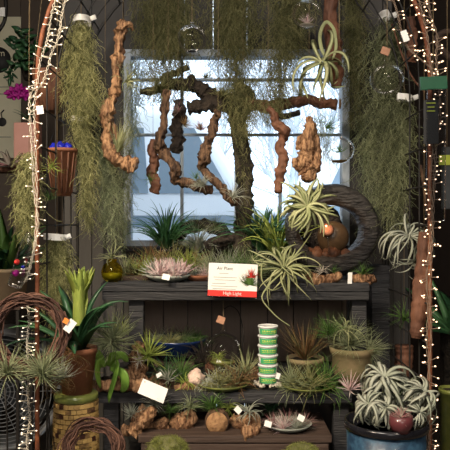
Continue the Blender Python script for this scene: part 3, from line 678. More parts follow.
# long plant trays at the back
def tray(x0, x1, Y, w, m, label, h=.018):
    a = P(x0, 0, Y)[0]; b = P(x1, 0, Y)[0]; t = T('plant_tray', label, 'tray', ((a+b)/2, Y, zU))
    mb = MB(); mb.box(((a+b)/2, Y, zU+.003), (b-a, w, .006)); 
    for s_ in (-1, 1): mb.box(((a+b)/2, Y+s_*(w/2-.003), zU+h/2+.003), (b-a, .006, h-.006)); mb.box((a+.003 if s_ < 0 else b-.003, Y, zU+h/2+.003), (.006, w-.012, h-.006))
    t.part('tray', mb, m, smooth=False); return t
tray(122, 150, .17, .10, m_step, 'low brown wooden tray right of the yellow vase')
for i, (px, L, st, m, lb) in enumerate(((127,28,'thin',m_sage,'sage air plant at the left end of the brown tray by the yellow vase'),(136,26,'spiky',m_rust,'reddish brown spiky air plant in the middle of the brown tray'),(145,30,'wispy',m_lime,'feathery yellow green plant at the right end of the brown tray'))):
    air(px, onU(.17)-4, .17, st, L, lb, m, 210+i)
air(159,268,.25,'spiky',28,'red green bushy plant behind the pink plant dish',m_rust,220,n=40)
air(172,266,.25,'wispy',34,'tall olive tuft behind the pink plant dish',m_moss,221,n=60)
air(188,268,.22,'wispy',30,'bright yellow green tuft behind the right rim of the pink plant dish',m_lime,222,n=70)
air(197,268,.24,'spiky',24,'small red tinged plant left of the sign',m_rust,223,n=34)
air(150,262,.3,'wispy',30,'wiry red brown tuft at the foot of the window, left corner',m_rust,224,n=50)
# pink dish
c = P(168, 0, .07); c[2] = zU; rr = S(23, .07)
solo('shallow_bowl', MB().lathe(bowl_prof(rr, .026, foot=.5), c, 36), m_greybowl, 'shallow grey speckled bowl of pink plants on the upper shelf', 'bowl')
rs = random.Random(5)
for i in range(7):
    a = i*2*PI/6; f = .55 if i < 6 else 0
    q = c+[rr*f*math.cos(a), rr*f*math.sin(a)*.8, .018]; mb = MB(); ros(mb, q, (.5*math.cos(a)*f, -.5, 1), 'spiky', S(22, .07), 230+i, n=38, W=.15, th0=(0, 65), th1=(10, 85))
    solo('air_plant', mb, m_silver if i in (1, 3) else m_pinkl, ('pink air plant at the right end of the grey bowl', 'silvery air plant at the right back of the grey bowl', 'pink air plant at the left back of the grey bowl', 'silver air plant at the left end of the grey bowl', 'pink air plant at the left front of the grey bowl', 'pink air plant at the right front of the grey bowl', 'silver pink air plant in the middle of the grey bowl')[i], 'air plant', 'pink air plants in the grey bowl')
solo('price_tag', MB().box(P(166, 277, -.03), (.028, .001, .022), (-.4, .2, 0)), m_paper, 'white paper tag among pink plants in the grey bowl', 'tag', smooth=False)
# terracotta saucer and fuzz
c = P(200, 0, .12); c[2] = zU
solo('saucer', MB().lathe(bowl_prof(S(15, .12), .022, foot=.7), c, 28), m_terra, 'terracotta saucer just left of the white sign', 'saucer')
for i, (px, L, m, lb) in enumerate(((195,15,m_silver,'silvery tuft on the terracotta saucer, left'),(204,14,m_pinkl,'pinkish tuft on the terracotta saucer, touching the sign'))):
    air(px, onU(.12)-5, .12, 'wispy', L, lb, m, 240+i, n=60)
for i, (px, Y, L, m, lb) in enumerate(((212,.2,38,m_mossg,'fluffy pale green tuft behind left part of the sign'),(228,.22,38,m_silver,'fluffy silver green tuft behind middle of the sign'),(243,.2,40,m_green,'green tuft behind right part of the sign'),(256,.22,40,m_mossg,'pale green tuft between the sign and the tangled green plant'))):
    air(px, onU(Y)-1, Y, 'wispy', L, lb, m, 245+i, n=150, W=.022)
# sign
t = T('info_sign', 'white and red Air Plant care sign in a clear holder on shelf edge', 'sign', P(232.5, 296, -.03))
W_, H_ = S(49, -.03), S(33, -.03); c = P(232.7, 280, -.03)
SR = Matrix.Rotation(R(2.2), 4, 'Y')
def sg(x, z, y=0): v = SR @ Vector((x, y, z)); return c+np.array(v)
t.part('holder', MB().box(c+[0, .003, 0], (W_+.006, .003, H_+.006), (0, R(2.2), 0)), m_plastic, smooth=False)
t.part('card', MB().box(c, (W_, .002, H_), (0, R(2.2), 0)), m_paper, smooth=False)
t.part('red_band', MB().box(sg(0, -H_/2+H_*.09, -.0014), (W_, .001, H_*.18), (0, R(2.2), 0)), m_red, smooth=False)
rt = SR @ FRONT
t.part('heading', textmesh('Air Plant', .0165, V3(sg(-.030, H_*.30, -.0014)), rt), m_ink)
t.part('band_text', textmesh('High Light', .0165, V3(sg(0, -H_/2+.006, -.0024)), rt), m_paper)
mb = MB()
for z, x, w in ((.19, -.033, .034), (.07, -.028, .085), (-.01, -.028, .075), (-.12, -.05, .05), (-.20, -.03, .095), (-.28, -.03, .085)):
    mb.box(sg(x, z*H_, -.0013), (w, .0006, .0016), (0, R(2.2), 0))
t.part('small_print', mb, m_inkg, smooth=False)
mb = MB(); ros(mb, sg(.062, -H_*.13, -.0015), (0, -.05, 1), 'spiky', .058, 5, n=70, th0=(0, 100), th1=(0, 110)); v = mb.v[0]; v[:, 1] = c[1]-.0016+(v[:, 1]-v[:, 1].mean())*.01
t.part('plant_picture', mb, m_green)
mb = MB(); ros(mb, sg(.068, H_*.10, -.002), (0, -.05, 1), 'spiky', .042, 6, n=40, th0=(0, 100), th1=(0, 110)); v = mb.v[0]; v[:, 1] = c[1]-.0022+(v[:, 1]-v[:, 1].mean())*.01
t.part('flower_picture', mb, m_red)
# curly green plant spilling over the edge
air(284,268,.0,'curly',52,'light green curly air plant spilling over the front edge beside the sign',m_sage,260,ax=(-.1,-.6,.6),n=48,th0=(20,95),th1=(110,260),W=.07)
mb = MB(); mb.tube(pxcurve([(283,272),(270,284),(262,298),(272,312),(281,320),(290,326)], -.05, 30), np.linspace(.0035, .0012, 30), 6, flat=.4); mb.tube(pxcurve([(262,262),(262,280),(272,290),(284,285)], -.05, 30), np.linspace(.003, .001, 30), 6, flat=.4)
solo('trailing_leaf', mb, m_sage, 'long curling leaf trailing down in front of the upper shelf', 'leaf')
# potted spider plants before window
def potted(px, py_top, Y, rp_, hp, mpot, label, zb, name='potted_plant', foliage=(), cat='potted plant', prof=None, group=None, fname='foliage'):
    c = P(px, 0, Y); c[2] = zb; rt_ = S(rp_, Y); h = P(0, py_top, Y)[2]-zb
    t = T(name, label, cat, c, group); t.part('pot', MB().lathe(prof or pot_prof(rt_, rt_*hp, h), c, 32), mpot)
    t.part('soil', MB().lathe([(rt_*.3, h-.016), (rt_*.86, h-.014), (rt_*.8, h-.010), (.001, h-.006)], c, 20), m_bark)
    for st, L, m, kw in foliage:
        mb = MB(); ros(mb, c+[0, 0, h-.01], kw.pop('ax', (0, -.2, 1)), st, S(L, Y), int(px*7+L), **kw); t.part(fname, mb, m)
    return t
potted(166,248,.36,13,.8,m_black,'grassy dark green plant in black pot at left window corner',zU,foliage=[('grass',58,m_grass,dict(n=80,W=.055))])
potted(197,252,.38,10,.8,m_black,'smaller silver grassy plant in black pot before the window',zU,foliage=[('grass',42,m_silver,dict(n=60,W=.04))])
potted(262,250,.36,13,.8,m_black,'bright green spider plant in black pot right of the tree trunk',zU,foliage=[('grass',66,m_grass,dict(n=90,W=.06))])
potted(277,256,.28,11,.8,m_black,'tall light green strappy plant in black pot left of the fountain',zU,foliage=[('grass',72,m_lime,dict(n=40,W=.06))])
# hollow wood ring with plant at window foot
t = T('hollow_log', 'low dark hollow log with moss lying before the window', 'log', P(203, 255, .3))
mb = MB(); pts = [P(203+27*math.cos(a), 245-20*math.sin(a)*(1 if math.sin(a) > 0 else .4), .42) for a in np.linspace(0, 2*PI, 30)]; mb.tube(pts, S(6, .4), 10, False, jit=.5)
t.part('wood', mb, m_bark); mb = MB(); ros(mb, P(195, 232, .40), (0, -.3, 1), 'wispy', S(26, .4), 3, n=80); ros(mb, P(215, 230, .40), (0, -.3, 1), 'wispy', S(22, .4), 4, n=80); t.part('tufts', mb, m_mossg)
# driftwood mounts at right of the upper shelf
def mount(pl, Y, label, seed, m=m_drift, jit=.45):
    mb = MB(); gnarl(mb, pl, Y, seed, jit=jit, dy=.008, sides=14); return solo('driftwood_piece', mb, m, label, 'driftwood')
mount([(306,275,4),(314,279,6),(325,280,5),(336,277,5),(340,274,3)], .02, 'boat shaped orange driftwood on upper shelf below the fountain', 61, jit=.2)
mount([(354,282,5),(362,279,6),(370,280,5),(375,277,3)], .05, 'small rough driftwood at right end of upper shelf', 62)
air(322,272,.0,'curly',14,'small pale air plant on the boat shaped driftwood, left',m_shell,262,n=18)
air(334,272,.01,'spiky',10,'small green air plant on the boat shaped driftwood, right',m_green,263,n=18)
air(363,274,.04,'spiky',16,'green air plant on the rough driftwood at right end of upper shelf',m_green,264,n=26)
solo('price_tag', MB().box(P(350, 278, .0), (.016, .002, .042), (0, .05, .2)), m_paper, 'narrow white price tag before the rough driftwood at right', 'tag', smooth=False)
# ---- fountain
c0 = P(331, 229, .20); k = S(1, .20)
t = T('tabletop_fountain', 'dark hollow log fountain with glowing water spout on the upper shelf', 'fountain', [c0[0], .20, zU])
NA, NS = 64, 18; A = np.zeros((NA+1, NS, 3))
for i in range(NA+1):
    a = i*2*PI/NA; ca, sa = math.cos(a), math.sin(a)
    zb_ = zU-c0[2]
    ro = np.array([ca*46*k, sa*45*k]); ri = np.array([ca*31*k-2*k, sa*(25 if sa > 0 else 25)*k-1*k])
    if ro[1] < zb_+.002: ro[1] = zb_+.002
    for j in range(NS):
        b = j*2*PI/NS; mid = (ro+ri)/2; hw = (ro-ri)/2
        e = np.sign(math.cos(b))*abs(math.cos(b))**.6; f = np.sign(math.sin(b))*abs(math.sin(b))**.6
        pp = mid+hw*e; d = noise.noise(Vector((pp[0]*18, f*2, pp[1]*60)))*.010+noise.noise(Vector((a*3, f, b)))*.010
        pp = pp*(1+d*3); A[i, j] = (c0[0]+pp[0], .20+f*.085+d, max(c0[2]+pp[1], zU))
mb = MB(); mb.rings(A[None]); t.part('log_shell', mb, m_log)
mb = MB(); mb.ball((0, 0, 0), 1, 24, 14, jit=.25, seed=2); mb.v[0] = mb.v[0]*np.array([21*k, .05, 24*k])+c0+[-9*k, .05, 1*k]; t.part('rock_wall', mb, m_bark)
mb = MB(); uc = c0+[2*k, .0, -8*k]; mb.ball((0, 0, 0), 1, 28, 16); mb.v[0] = mb.v[0]*np.array([16*k, .045, 16*k])+uc; t.part('urn', mb, m_urn)
t.part('urn_lip', MB().lathe([(5*k, 0), (7*k, .004), (6*k, .012), (4*k, .01)], c0+[-6*k, -.05, -1*k], 20, Matrix.Rotation(R(70), 4, 'X')), m_rock)
mb = MB(); rs = random.Random(9)
for i in range(16): mb.ball(c0+[rs.uniform(-26, 18)*k, rs.uniform(-.05, .03), -26*k+rs.uniform(0, 3)*k], rs.uniform(4, 7)*k, 10, 7, jit=.3, seed=i)
t.part('river_rocks', mb, m_rock)
t.part('water_stream', MB().tube([c0+[-6*k, -.055, 0], c0+[-5.5*k, -.062, -8*k], c0+[-4*k, -.06, -24*k]], [.004, .003, .004], 8), m_water)
t.part('spout_lamp', MB().ball(c0+[-7*k, -.056, 3*k], .0045, 12, 8), emit('spout_glow', (1, .5, .25), 2.2))
lp = bpy.data.lights.new('fountain_glow', 'POINT'); lp.energy = .12; lp.color = (1, .5, .25); lp.shadow_soft_size = .01
lo = bpy.data.objects.new('fountain_glow', lp); COL.objects.link(lo); lo.parent = t.o; lo.location = V3(c0+[-7*k, -.075, 2*k]-t.loc)

# ================================================================ LOWER SHELF
# blue bowl
c = P(175, 0, .22); c[2] = P(0, 345, .22)[2]; rr = S(33, .22)
solo('riser_block', MB().box([c[0], .22, (zL+c[2]-.054)/2], (.16, .12, c[2]-.054-zL)), m_step, 'low dark wooden block under the dark blue bowl', 'block', smooth=False)
t = T('blue_bowl', 'wide dark blue glazed bowl filled with plants, raised at back of lower shelf', 'bowl', [c[0], .22, c[2]-.054])
t.part('bowl', MB().lathe([(rr*.4, -.054), (rr*.45, -.054), (rr*.7, -.03), (rr*.95, .02), (rr, .03), (rr*.96, .03), (rr*.9, .02), (rr*.6, -.005), (.001, -.01)], c, 40), m_bluegl)
for i, (dx, dy, L, m, lb) in enumerate(((-.07,0,20,m_silver,'silver tuft at the left side of the dark blue bowl'),(-.02,-.03,22,m_moss,'yellow olive tuft in the middle front of the dark blue bowl'),(.03,.01,22,m_mossg,'grey green tuft in the middle back of the dark blue bowl'),(.08,-.01,20,m_green,'green tuft at the right side of the dark blue bowl'))):
    mb = MB(); ros(mb, c+[dx, dy, .012], (0, -.4, 1), 'wispy', S(L*1.1, .25), 300+i, n=90, th0=(20, 90), th1=(60, 130)); solo('air_plant', mb, m, lb, 'air plant')
# driftwood pile at left of lower shelf
mount([(90,384,3),(104,386,5),(122,384,5),(136,386,6),(148,383,6)], -.11, 'long tan driftwood lying at the left end of the lower shelf', 63)
mount([(118,384,4),(128,374,5),(140,380,6),(150,388,5)], .0, 'branching tan driftwood behind the white card on lower shelf', 64)
mount([(137,378,7),(138,362,8),(138,350,7),(142,344,5)], .02, 'upright hollow driftwood knot holding a red green plant', 65)
mount([(150,378,5),(158,382,6),(166,384,4)], .05, 'small brown driftwood just right of the upright knot', 66)
mount([(160,388,5),(168,384,6),(174,388,5)], -.03, 'round grey brown wood piece right of the white card', 67, m_drift2)
mount([(176,390,4),(184,388,5),(193,389,5),(204,388,4)], -.03, 'three lobed orange driftwood in front middle of lower shelf', 68)
mount([(206,370,5),(214,368,6),(222,370,5)], .08, 'red brown driftwood under the left of the hanging glass ball', 69, m_redbark)
mount([(246,378,5),(253,372,6),(259,376,5)], .02, 'orange wood chunk beside the stack of tubs', 70)
air(148,356,.0,'spiky',29,'red green spiky plant growing from the upright driftwood knot',m_lime,310,ax=(.2,-.5,.8),n=34)
air(139,361,-.03,'spiky',13,'pale pink plant in the hollow of the upright driftwood knot',m_shell,311,ax=(0,-.8,.4),n=24)
air(156,366,.0,'spiky',9,'tiny crimson plant right of the upright driftwood knot',m_purple,312,n=20)
air(166,376,.02,'thin',32,'teal green plant with fine leaves behind the round wood piece',m_grass,313,n=40)
air(181,378,.02,'thin',37,'grass green plant behind the three lobed driftwood',m_green,314,n=40)
air(186,384,-.03,'curly',24,'lime curly plant on left of the three lobed driftwood',m_lime,315,n=24)
air(168,380,-.05,'spiky',18,'silver plant on the round grey brown wood piece',m_silver,316,n=26)
mb = MB(); mb.ball(P(196, 378, -.02), S(8, 0), 20, 12, jit=.35, seed=4)
solo('coral_piece', mb, m_whitecrystal, 'pale pinkish coral lump on the three lobed driftwood', 'coral')
air(205,366,.1,'thin',43,'dark wiry plant left of the hanging glass ball',m_bark,317,n=26)
air(214,366,.06,'wispy',18,'rusty tuft on the red brown driftwood under the glass ball',m_rust,318,n=40)
solo('price_tag', MB().box(P(219, 362, .03), (.018, .001, .014), (-.3, .3, 0)), m_paper, 'small white tag stuck on the red brown driftwood', 'tag', smooth=False)
solo('price_tag', MB().box(P(159, 375, -.06), (.020, .001, .014), (-.4, -.5, 0)), m_paper, 'small white tag on the silver plant left of the coral lump', 'tag', smooth=False)
mb = MB(); mb.box(P(153, 391, -.15), (.096, .0012, .060), (-.75, .42, .1))
solo('note_card', mb, m_paper, 'blank white card hanging over the edge of the lower shelf at left', 'card', smooth=False)
# yellow dish
def dish(px, Y, rp_, h, m, label, name='saucer', cat='saucer', zb=None, foot=.6):
    c = P(px, 0, Y); c[2] = zL if zb is None else zb
    solo(name, MB().lathe(bowl_prof(S(rp_, Y), h, foot=foot), c, 32), m, label, cat); return c+[0, 0, h*.5]
q = dish(223, -.03, 27, .022, m_ygreen, 'yellow green glazed saucer of plants in the middle of lower shelf')
for i, (dx, dy, L, st, m, lb) in enumerate(((-.05,0,22,'curly',m_silver,'silver green plant at left of the yellow saucer'),(-.015,-.02,22,'thin',m_moss,'olive plant at front of the yellow saucer'),(.02,.02,26,'wispy',m_mossg,'wispy plant at back of the yellow saucer'),(.05,.0,26,'thin',m_rust,'rust and green plant at right of the yellow saucer'))):
    mb = MB(); ros(mb, q+[dx, dy, 0], (dx*6, -.4, 1), st, S(L*1.3, 0), 320+i, n=50); solo('air_plant', mb, m, lb, 'air plant')
air(246,374,.0,'thin',34,'tall thin pale plant between glass ball and tub stack',m_sage,330,ax=(0,-.2,1),n=24,th0=(0,60),th1=(10,80))
# tub stack
tubY = -.02; tc0 = P(268, 0, tubY); rr = S(10.2, tubY); zb = zL+.018; hh = (P(0, 325, tubY)[2]-zb)/6
dish(268, tubY, 18, .014, m_glass, 'flat glass dish of pale shells under the stack of tubs', 'glass_dish', 'dish')
mb = MB(); rs = random.Random(4)
for i in range(60):
    a = rs.uniform(0, 2*PI); f = math.sqrt(rs.uniform(.36, 1))*S(15, 0); mb.ball(tc0*[1, 1, 0]+[f*math.cos(a), f*math.sin(a), zL+.012+rs.uniform(0, .006)], rs.uniform(.003, .006), 8, 5, jit=.4, seed=i)
solo('shells', mb, m_shell, 'loose heap of pale shell bits in the flat glass dish', 'shells', kind='stuff')
t = T('plastic_tub', 'white lidded tub with green label, lowest in the stack on the shell dish', 'tub', [tc0[0], tc0[1], zb], 'stacked white tubs with green labels')
b_ = t.part('tub', MB().lathe([(rr*.7, 0), (rr*.84, 0), (rr*.92, hh*.78), (.001, hh*.78)], t.loc, 32), m_white)
a = np.linspace(-PI/2-1.25, -PI/2+1.25, 20); A = np.zeros((2, 20, 3))
for i, (z, f) in enumerate(((hh*.10, .862), (hh*.70, .922))): A[i] = t.loc+np.stack([rr*f*np.cos(a), rr*f*np.sin(a), np.full(20, z)], 1)
t.part('green_label', MB().rings(A[None], False), m_tubg, parent=b_)
mb = MB(); rs = random.Random(8)
for j, zz in enumerate((.48, .30)):
    for i in range(9 if j == 0 else 11):
        an = -PI/2-.75+i*(1.5/(8 if j == 0 else 10)); h_ = hh*(.13 if j == 0 else .05)*rs.uniform(.6, 1); mb.box(t.loc+[rr*.915*math.cos(an), rr*.915*math.sin(an), hh*zz], (.0035, .001, h_), (0, 0, an+PI/2))
t.part('label_print', mb, m_yel, parent=b_, smooth=False)
t.part('lid', MB().lathe([(rr*.95, hh*.78), (rr, hh*.80), (rr, hh*.93), (rr*.96, hh*.99), (rr*.85, hh*.99), (rr*.83, hh*.95), (.001, hh*.95)], t.loc, 36), m_white)
def dup(o, parent=None):
    c = o.copy(); COL.objects.link(c); c.parent = parent
    for ch in list(o.children): dup(ch, c)
    return c
for i, w_ in enumerate(('second from the bottom', 'third from the bottom', 'third from the top', 'second from the top', 'topmost'), 1):
    o = dup(t.o); o.location = (tc0[0]+rs.uniform(-.001, .001), tc0[1], zb+hh*i); o.rotation_euler = (0, 0, rs.uniform(-.3, .3)); o['label'] = 'white lidded tub with green label, %s of the stack' % w_
solo('price_tag', MB().box(P(278, 376, -.08), (.014, .001, .022), (-.1, .3, 0)), m_paper, 'small white tag leaning on the bottom tub', 'tag', smooth=False)
# clay pots
potted(305,357,.06,19,.68,m_mosspot,'mossy clay pot with rust brown spiky plant right of the tubs',zL,foliage=[('spiky',46,m_rust,dict(n=56,th0=(0,60),th1=(0,80),W=.035))])
c = P(352, 0, .03); c[2] = zL; hpt = P(0, 347, .03)[2]-zL; r3 = S(21, .03)
t = potted(352,349,.03,22,.78,m_mosspot,'large mossy tan clay pot at the right end of the lower shelf',zL,name='clay_pot',prof=[(r3*.4, 0), (r3*.72, 0), (r3*.95, hpt*.45), (r3*.93, hpt*.8), (r3*1.03, hpt*.84), (r3*1.08, hpt), (r3*.98, hpt), (r3*.9, hpt*.85), (.001, hpt*.84)],cat='pot')
air(350,345,.02,'wispy',38,'bushy pale green air plant crowning the large tan clay pot',m_mossg,340,n=150,th0=(0,90),th1=(30,120),W=.02)
air(345,330,.03,'curly',30,'curly light green plant on top of the large tan clay pot',m_sage,341,n=20)
air(330,335,.02,'wispy',30,'wispy dark green plant between the two clay pots',m_green,342,n=70,ax=(-.3,-.4,1))
air(368,350,.0,'spiky',28,'spiky silver green plant hanging off right rim of the large clay pot',m_mossg,343,n=60,ax=(.8,-.5,.2),W=.03)
q = dish(308, -.05, 27, .02, m_ygreen, 'wide green saucer of leafy plants before the rust plant pot')
for i, (dx, dy, L, m, lb) in enumerate(((-.05,0,26,m_mossg,'grey green plant at left of the wide green saucer'),(0,-.02,26,m_moss,'olive plant at centre of the wide green saucer'),(.05,0,30,m_green,'green plant at right of the wide green saucer'))):
    mb = MB(); ros(mb, q+[dx, dy, 0], (dx*10, -.4, .8), 'thin', S(L*1.35, 0), 350+i, n=56, W=.04); solo('air_plant', mb, m, lb, 'air plant')

# ================================================================ LOW CRATE GOODS
mount([(122,432,6),(132,428,5),(138,418,6),(146,410,7)], -.12, 'forked tan driftwood hanging at the left end of the crate', 71)
mount([(131,434,7),(140,424,6),(150,414,6),(154,408,4)], -.16, 'knobby tan driftwood beside the forked one at left of the crate', 72)
mount([(158,420,7),(162,428,8),(168,424,6)], -.1, 'rounded tan driftwood knot below the white card', 73)
mount([(174,418,6),(182,424,8),(190,418,7),(186,412,5)], -.1, 'triple tan driftwood knot in the middle of the crate', 74)
t = T('log_slice', 'round cut log end with cracked pale face on the crate', 'log', P(217, 424, -.15))
t.part('bark', MB().lathe([(.001, 0), (S(12, -.15), 0), (S(12.5, -.15), .03), (S(11.5, -.15), .06), (.001, .06)], P(217, 423, -.15)+[0, .06, 0], 28, Matrix.Rotation(R(90), 4, 'X')), m_drift2)
t.part('cut_face', MB().lathe([(.001, .062), (S(3, -.15), .063), (S(10.8, -.15), .060), (S(10.8, -.15), .058)], P(217, 423, -.15)+[0, .06, 0], 28, Matrix.Rotation(R(90), 4, 'X')), m_pod)
mount([(231,418,6),(240,424,7),(252,428,8),(256,420,6),(244,416,5)], -.1, 'tan driftwood tangle right of the round log end', 75)
mount([(242,434,6),(252,432,7),(258,434,5)], -.18, 'low tan driftwood lump at the front edge of the crate', 76)
for i, (px, py, Y, st, L, m, lb, kw) in enumerate((
 (131,415,-.17,'spiky',16,m_silver,'silver star shaped air plant on the knobby driftwood at left',dict(n=30,ax=(0,-.6,.9))),
 (155,404,-.12,'wispy',24,m_silver,'hanging grey tuft under the white card',dict(n=60)),
 (170,412,-.1,'thin',18,m_green,'green plant between the tan driftwood knots on the crate',dict(n=30)),
 (190,408,-.1,'thin',22,m_mossg,'fine grey green plant above the triple driftwood knot',dict(n=40)),
 (212,410,-.1,'grass',30,m_green,'bright green grassy plant above the round log end',dict(n=40)),
 (228,408,-.08,'thin',24,m_lime,'yellow green plant right above the round log end',dict(n=30)),
 (248,412,-.13,'curly',24,m_silver,'silver curly plant on the driftwood tangle of the crate',dict(n=26)),
 (270,412,.0,'grass',26,m_dkgreen,'dark green grassy plant in the shade under the lower shelf',dict(n=30)))):
    air(px, py, Y, st, L, lb, m, 400+i, **kw)
q = dish(288, -.12, 24, .022, m_greybowl, 'grey plate of purple and silver plants on the right of the crate', 'plate', 'plate', zb=zS)
for i, (dx, dy, L, m) in enumerate(((-.05,0,18,m_purple),(-.02,-.03,18,m_pinkl),(.0,.02,20,m_purple),(.03,-.02,18,m_silver),(.055,.01,18,m_purple))):
    mb = MB(); ros(mb, q+[dx, dy, 0], (dx*6, -.4, 1), 'spiky', S(L, -.1), 420+i, n=34, W=.06); solo('air_plant', mb, m, ('maroon air plant at the left end of the grey plate', 'pink air plant at the left front of the grey plate', 'maroon air plant at the back of the grey plate', 'silver air plant at the right front of the grey plate', 'maroon air plant at the right end of the grey plate')[i], 'air plant', 'purple air plants on the grey plate')
for px, py, a_, lb in ((268,424,.3,'white tag at the left rim of the purple plant plate'),(301,418,.5,'white tag at the right rim of the purple plant plate'),(238,410,.8,'narrow white tag on the silver curly plant of the crate')):
    solo('price_tag', MB().box(P(px, py, -.2), (.024, .001, .02), (-.4, a_, 0)), m_paper, lb, 'tag', smooth=False)
def mossball(px, Y, rp_, label, seed, zb, sq=.6, m=m_moss2):
    c = P(px, 0, Y); c[2] = zb; mb = MB(); r_ = S(rp_, Y); rs = np.random.RandomState(seed)
    mb.ball((0, 0, 0), 1, 24, 14, jit=.2, seed=seed); mb.v[0] = mb.v[0]*np.array([r_, r_*.8, r_*sq])*.85+c+[0, 0, r_*sq*.85]
    t = T('moss_clump', label, 'moss', c); t.part('core', mb, m_mossd)
    mb = MB(); 
    for i in range(70):
        a = rs.uniform(0, 2*PI); e = rs.uniform(.1, 1.2); d = np.array([math.cos(a)*math.cos(e), math.sin(a)*math.cos(e)*.8, math.sin(e)*sq])
        ros(mb, c+[0, 0, r_*sq*.7]+d*r_*.8, d+[0, 0, .2], 'wispy', r_*.42, seed+i, n=30, W=.05, segs=6, twist=1.5)
    moss_mb([((CZ-(c[2]+r_*sq*1.5))*F/(Y-CY)+225, px-rp_*.7, px+rp_*.7), ((CZ-c[2]-r_*sq*.3)*F/(Y-CY)+225, px-rp_*1.05, px+rp_*1.05)], Y, r_*.75, 900, .05, seed, .0012, mb=mb, curl=1.6); t.part('fuzz', mb, m); return t
mossball(168, -.27, 22, 'round yellow green moss clump standing before the crate at left', 7, zS-.075, .75)
solo('wooden_block', MB().box([P(168,0,-.27)[0], -.275, (zS-.076)/2], (.18, .13, zS-.076)), m_step, 'dark wooden block before the crate under the moss clump', 'block', smooth=False)
mossball(303, -.27, 19, 'small green moss clump standing before the crate at right', 9, zS-.085, .75)
solo('wooden_block', MB().box([P(303,0,-.27)[0], -.275, (zS-.086)/2], (.15, .13, zS-.086)), m_step, 'dark wooden block before the crate under the small green moss clump', 'block', smooth=False)

# ================================================================ RIGHT: BLUE PLANTER WITH SILVER PLANTS
c = P(386, 0, -.5); c[2] = 0; hp = P(0, 420, -.5)[2]; rr = S(41, -.5)
t = T('blue_planter', 'tall mottled blue glazed planter with black rim at lower right', 'planter', c)
b_ = t.part('body', MB().lathe([(rr*.5, 0), (rr*.6, 0), (rr*.8, hp*.4), (rr*.93, hp*.8), (rr*.95, hp-.024), (.001, hp-.024)], c, 48), m_blueplan)
t.part('rim', MB().lathe([(rr*.93, hp-.024), (rr*1.0, hp-.022), (rr*1.02, hp-.010), (rr*1.0, hp), (rr*.95, hp), (rr*.93, hp-.022), (.001, hp-.03)], c, 48), m_black)
for i, (px, py, Y, L, m, ax, lb, kw) in enumerate((
 (385,377,-.47,38,m_silver,(-.1,-.4,.9),'largest silver curly air plant, top of the heap on blue planter',dict(n=36,W=.17)),
 (368,404,-.55,26,m_silver,(-.3,-.6,.7),'silver curly air plant at the left of the heap on blue planter',dict(n=34,W=.16)),
 (422,392,-.49,32,m_silver,(.5,-.4,.9),'silver curly air plant at the right of the heap on blue planter',dict(n=30,W=.17)),
 (404,384,-.43,32,m_mossg,(.2,-.3,1),'grey green curly air plant at the back of the heap on blue planter',dict(n=20,W=.08)),
 (385,408,-0.55,26,m_silver,(0,-.6,.8),'small silver air plant at the centre front of the heap',dict(n=28,W=.17)),
 (420,412,-0.55,24,m_silver,(.3,-.9,.5),'small silver air plant tumbling over the right planter rim',dict(n=18,W=.14)))):
    air(px, py, Y, 'xero', L, lb, m, 500+i, ax=ax, **kw)
air(350,390,-.4,'spiky',22,'dusty pink spiky air plant left of the silver heap',m_pinkl,510,n=30,W=.05)
c = P(401, 0, -.60); c[2] = P(0, 432, -.60)[2]; rr = S(12, -.60)
t = T('red_pot', 'small dusty red pot with pink plant sitting in the silver heap', 'pot', c)
t.part('pot', MB().lathe([(rr*.5, 0), (rr*.7, 0), (rr, rr*.7), (rr*.95, rr*1.4), (rr*.8, rr*1.4), (rr*.7, rr), (.001, rr)], c, 28), m_redpot)
mb = MB(); ros(mb, c+[0, 0, rr*1.2], (0, -.5, 1), 'spiky', S(13, -.3), 9, n=40, W=.10, th0=(30, 95)); t.part('foliage', mb, m_purple)

# ================================================================ LEFT: BASKET, POT, BROMELIAD
c = P(76, 0, -.2); c[2] = 0; hp = P(0, 392, -.2)[2]; rr = S(21.5, -.2)
t = T('woven_basket', 'tall round basket of golden and brown palm tiles at lower left', 'basket', c)
t.part('core', MB().lathe([(rr*.9, 0), (rr*.93, .01), (rr*.93, hp-.03), (.001, hp-.03)], c, 32), m_bark)
mb = MB(); nr, nc = 52, 26
for j in range(nr):
    z = .01+(hp-.036)*(j+.5)/nr; bl = 1+.06*math.sin(PI*min(1, max(0, (z-.5)/(hp-.5))))
    for i in range(nc):
        a = (i+.5*(j % 2))*2*PI/nc; mb.box(c+[rr*.95*bl*math.cos(a), rr*.95*bl*math.sin(a), z], (rr*2*PI/nc*.94, .008, (hp-.05)/nr*.86), (0, 0, a+PI/2))
t.part('woven_tiles', mb, m_wicker, smooth=False)
t.part('rim', MB().lathe([(rr*.9, hp-.026), (rr*1.0, hp-.024), (rr*1.03, hp-.013), (rr*1.0, hp-.003), (rr*.9, hp), (.001, hp)], c, 36), m_ygreen, 'mossy green rim')
t = potted(77,347,-.2,20,.72,m_terra,'terracotta pot with tall bromeliad standing on the woven basket',hp,name='potted_bromeliad',cat='potted plant',foliage=[('broad',84,m_dkgreen,dict(n=22,W=.19,th0=(5,55),th1=(60,135),p=1.5))])
mb = MB(); cc = P(80, 330, -.2)
ros(mb, P(80, 325, -.2), (0, -.05, 1), 'spiky', S(42, -.2), 3, n=16, W=.25, th0=(2, 16), th1=(5, 25), wpow=.5)
ros(mb, P(80, 298, -.2), (0, -.05, 1), 'spiky', S(34, -.2), 4, n=26, W=.26, th0=(4, 32), th1=(10, 50), wpow=.5)
t.part('flower_spike', mb, m_lime, 'yellow green flower spike')
mb = MB(); rs = np.random.RandomState(4)
moss_mb([(345, 44, 76), (375, 40, 70)], -.33, .02, 130, .13, 77, .0011, mb=mb, curl=1.2)
solo('root_tangle', mb, m_rust, 'loose rusty brown root threads hanging across the terracotta pot', 'roots')
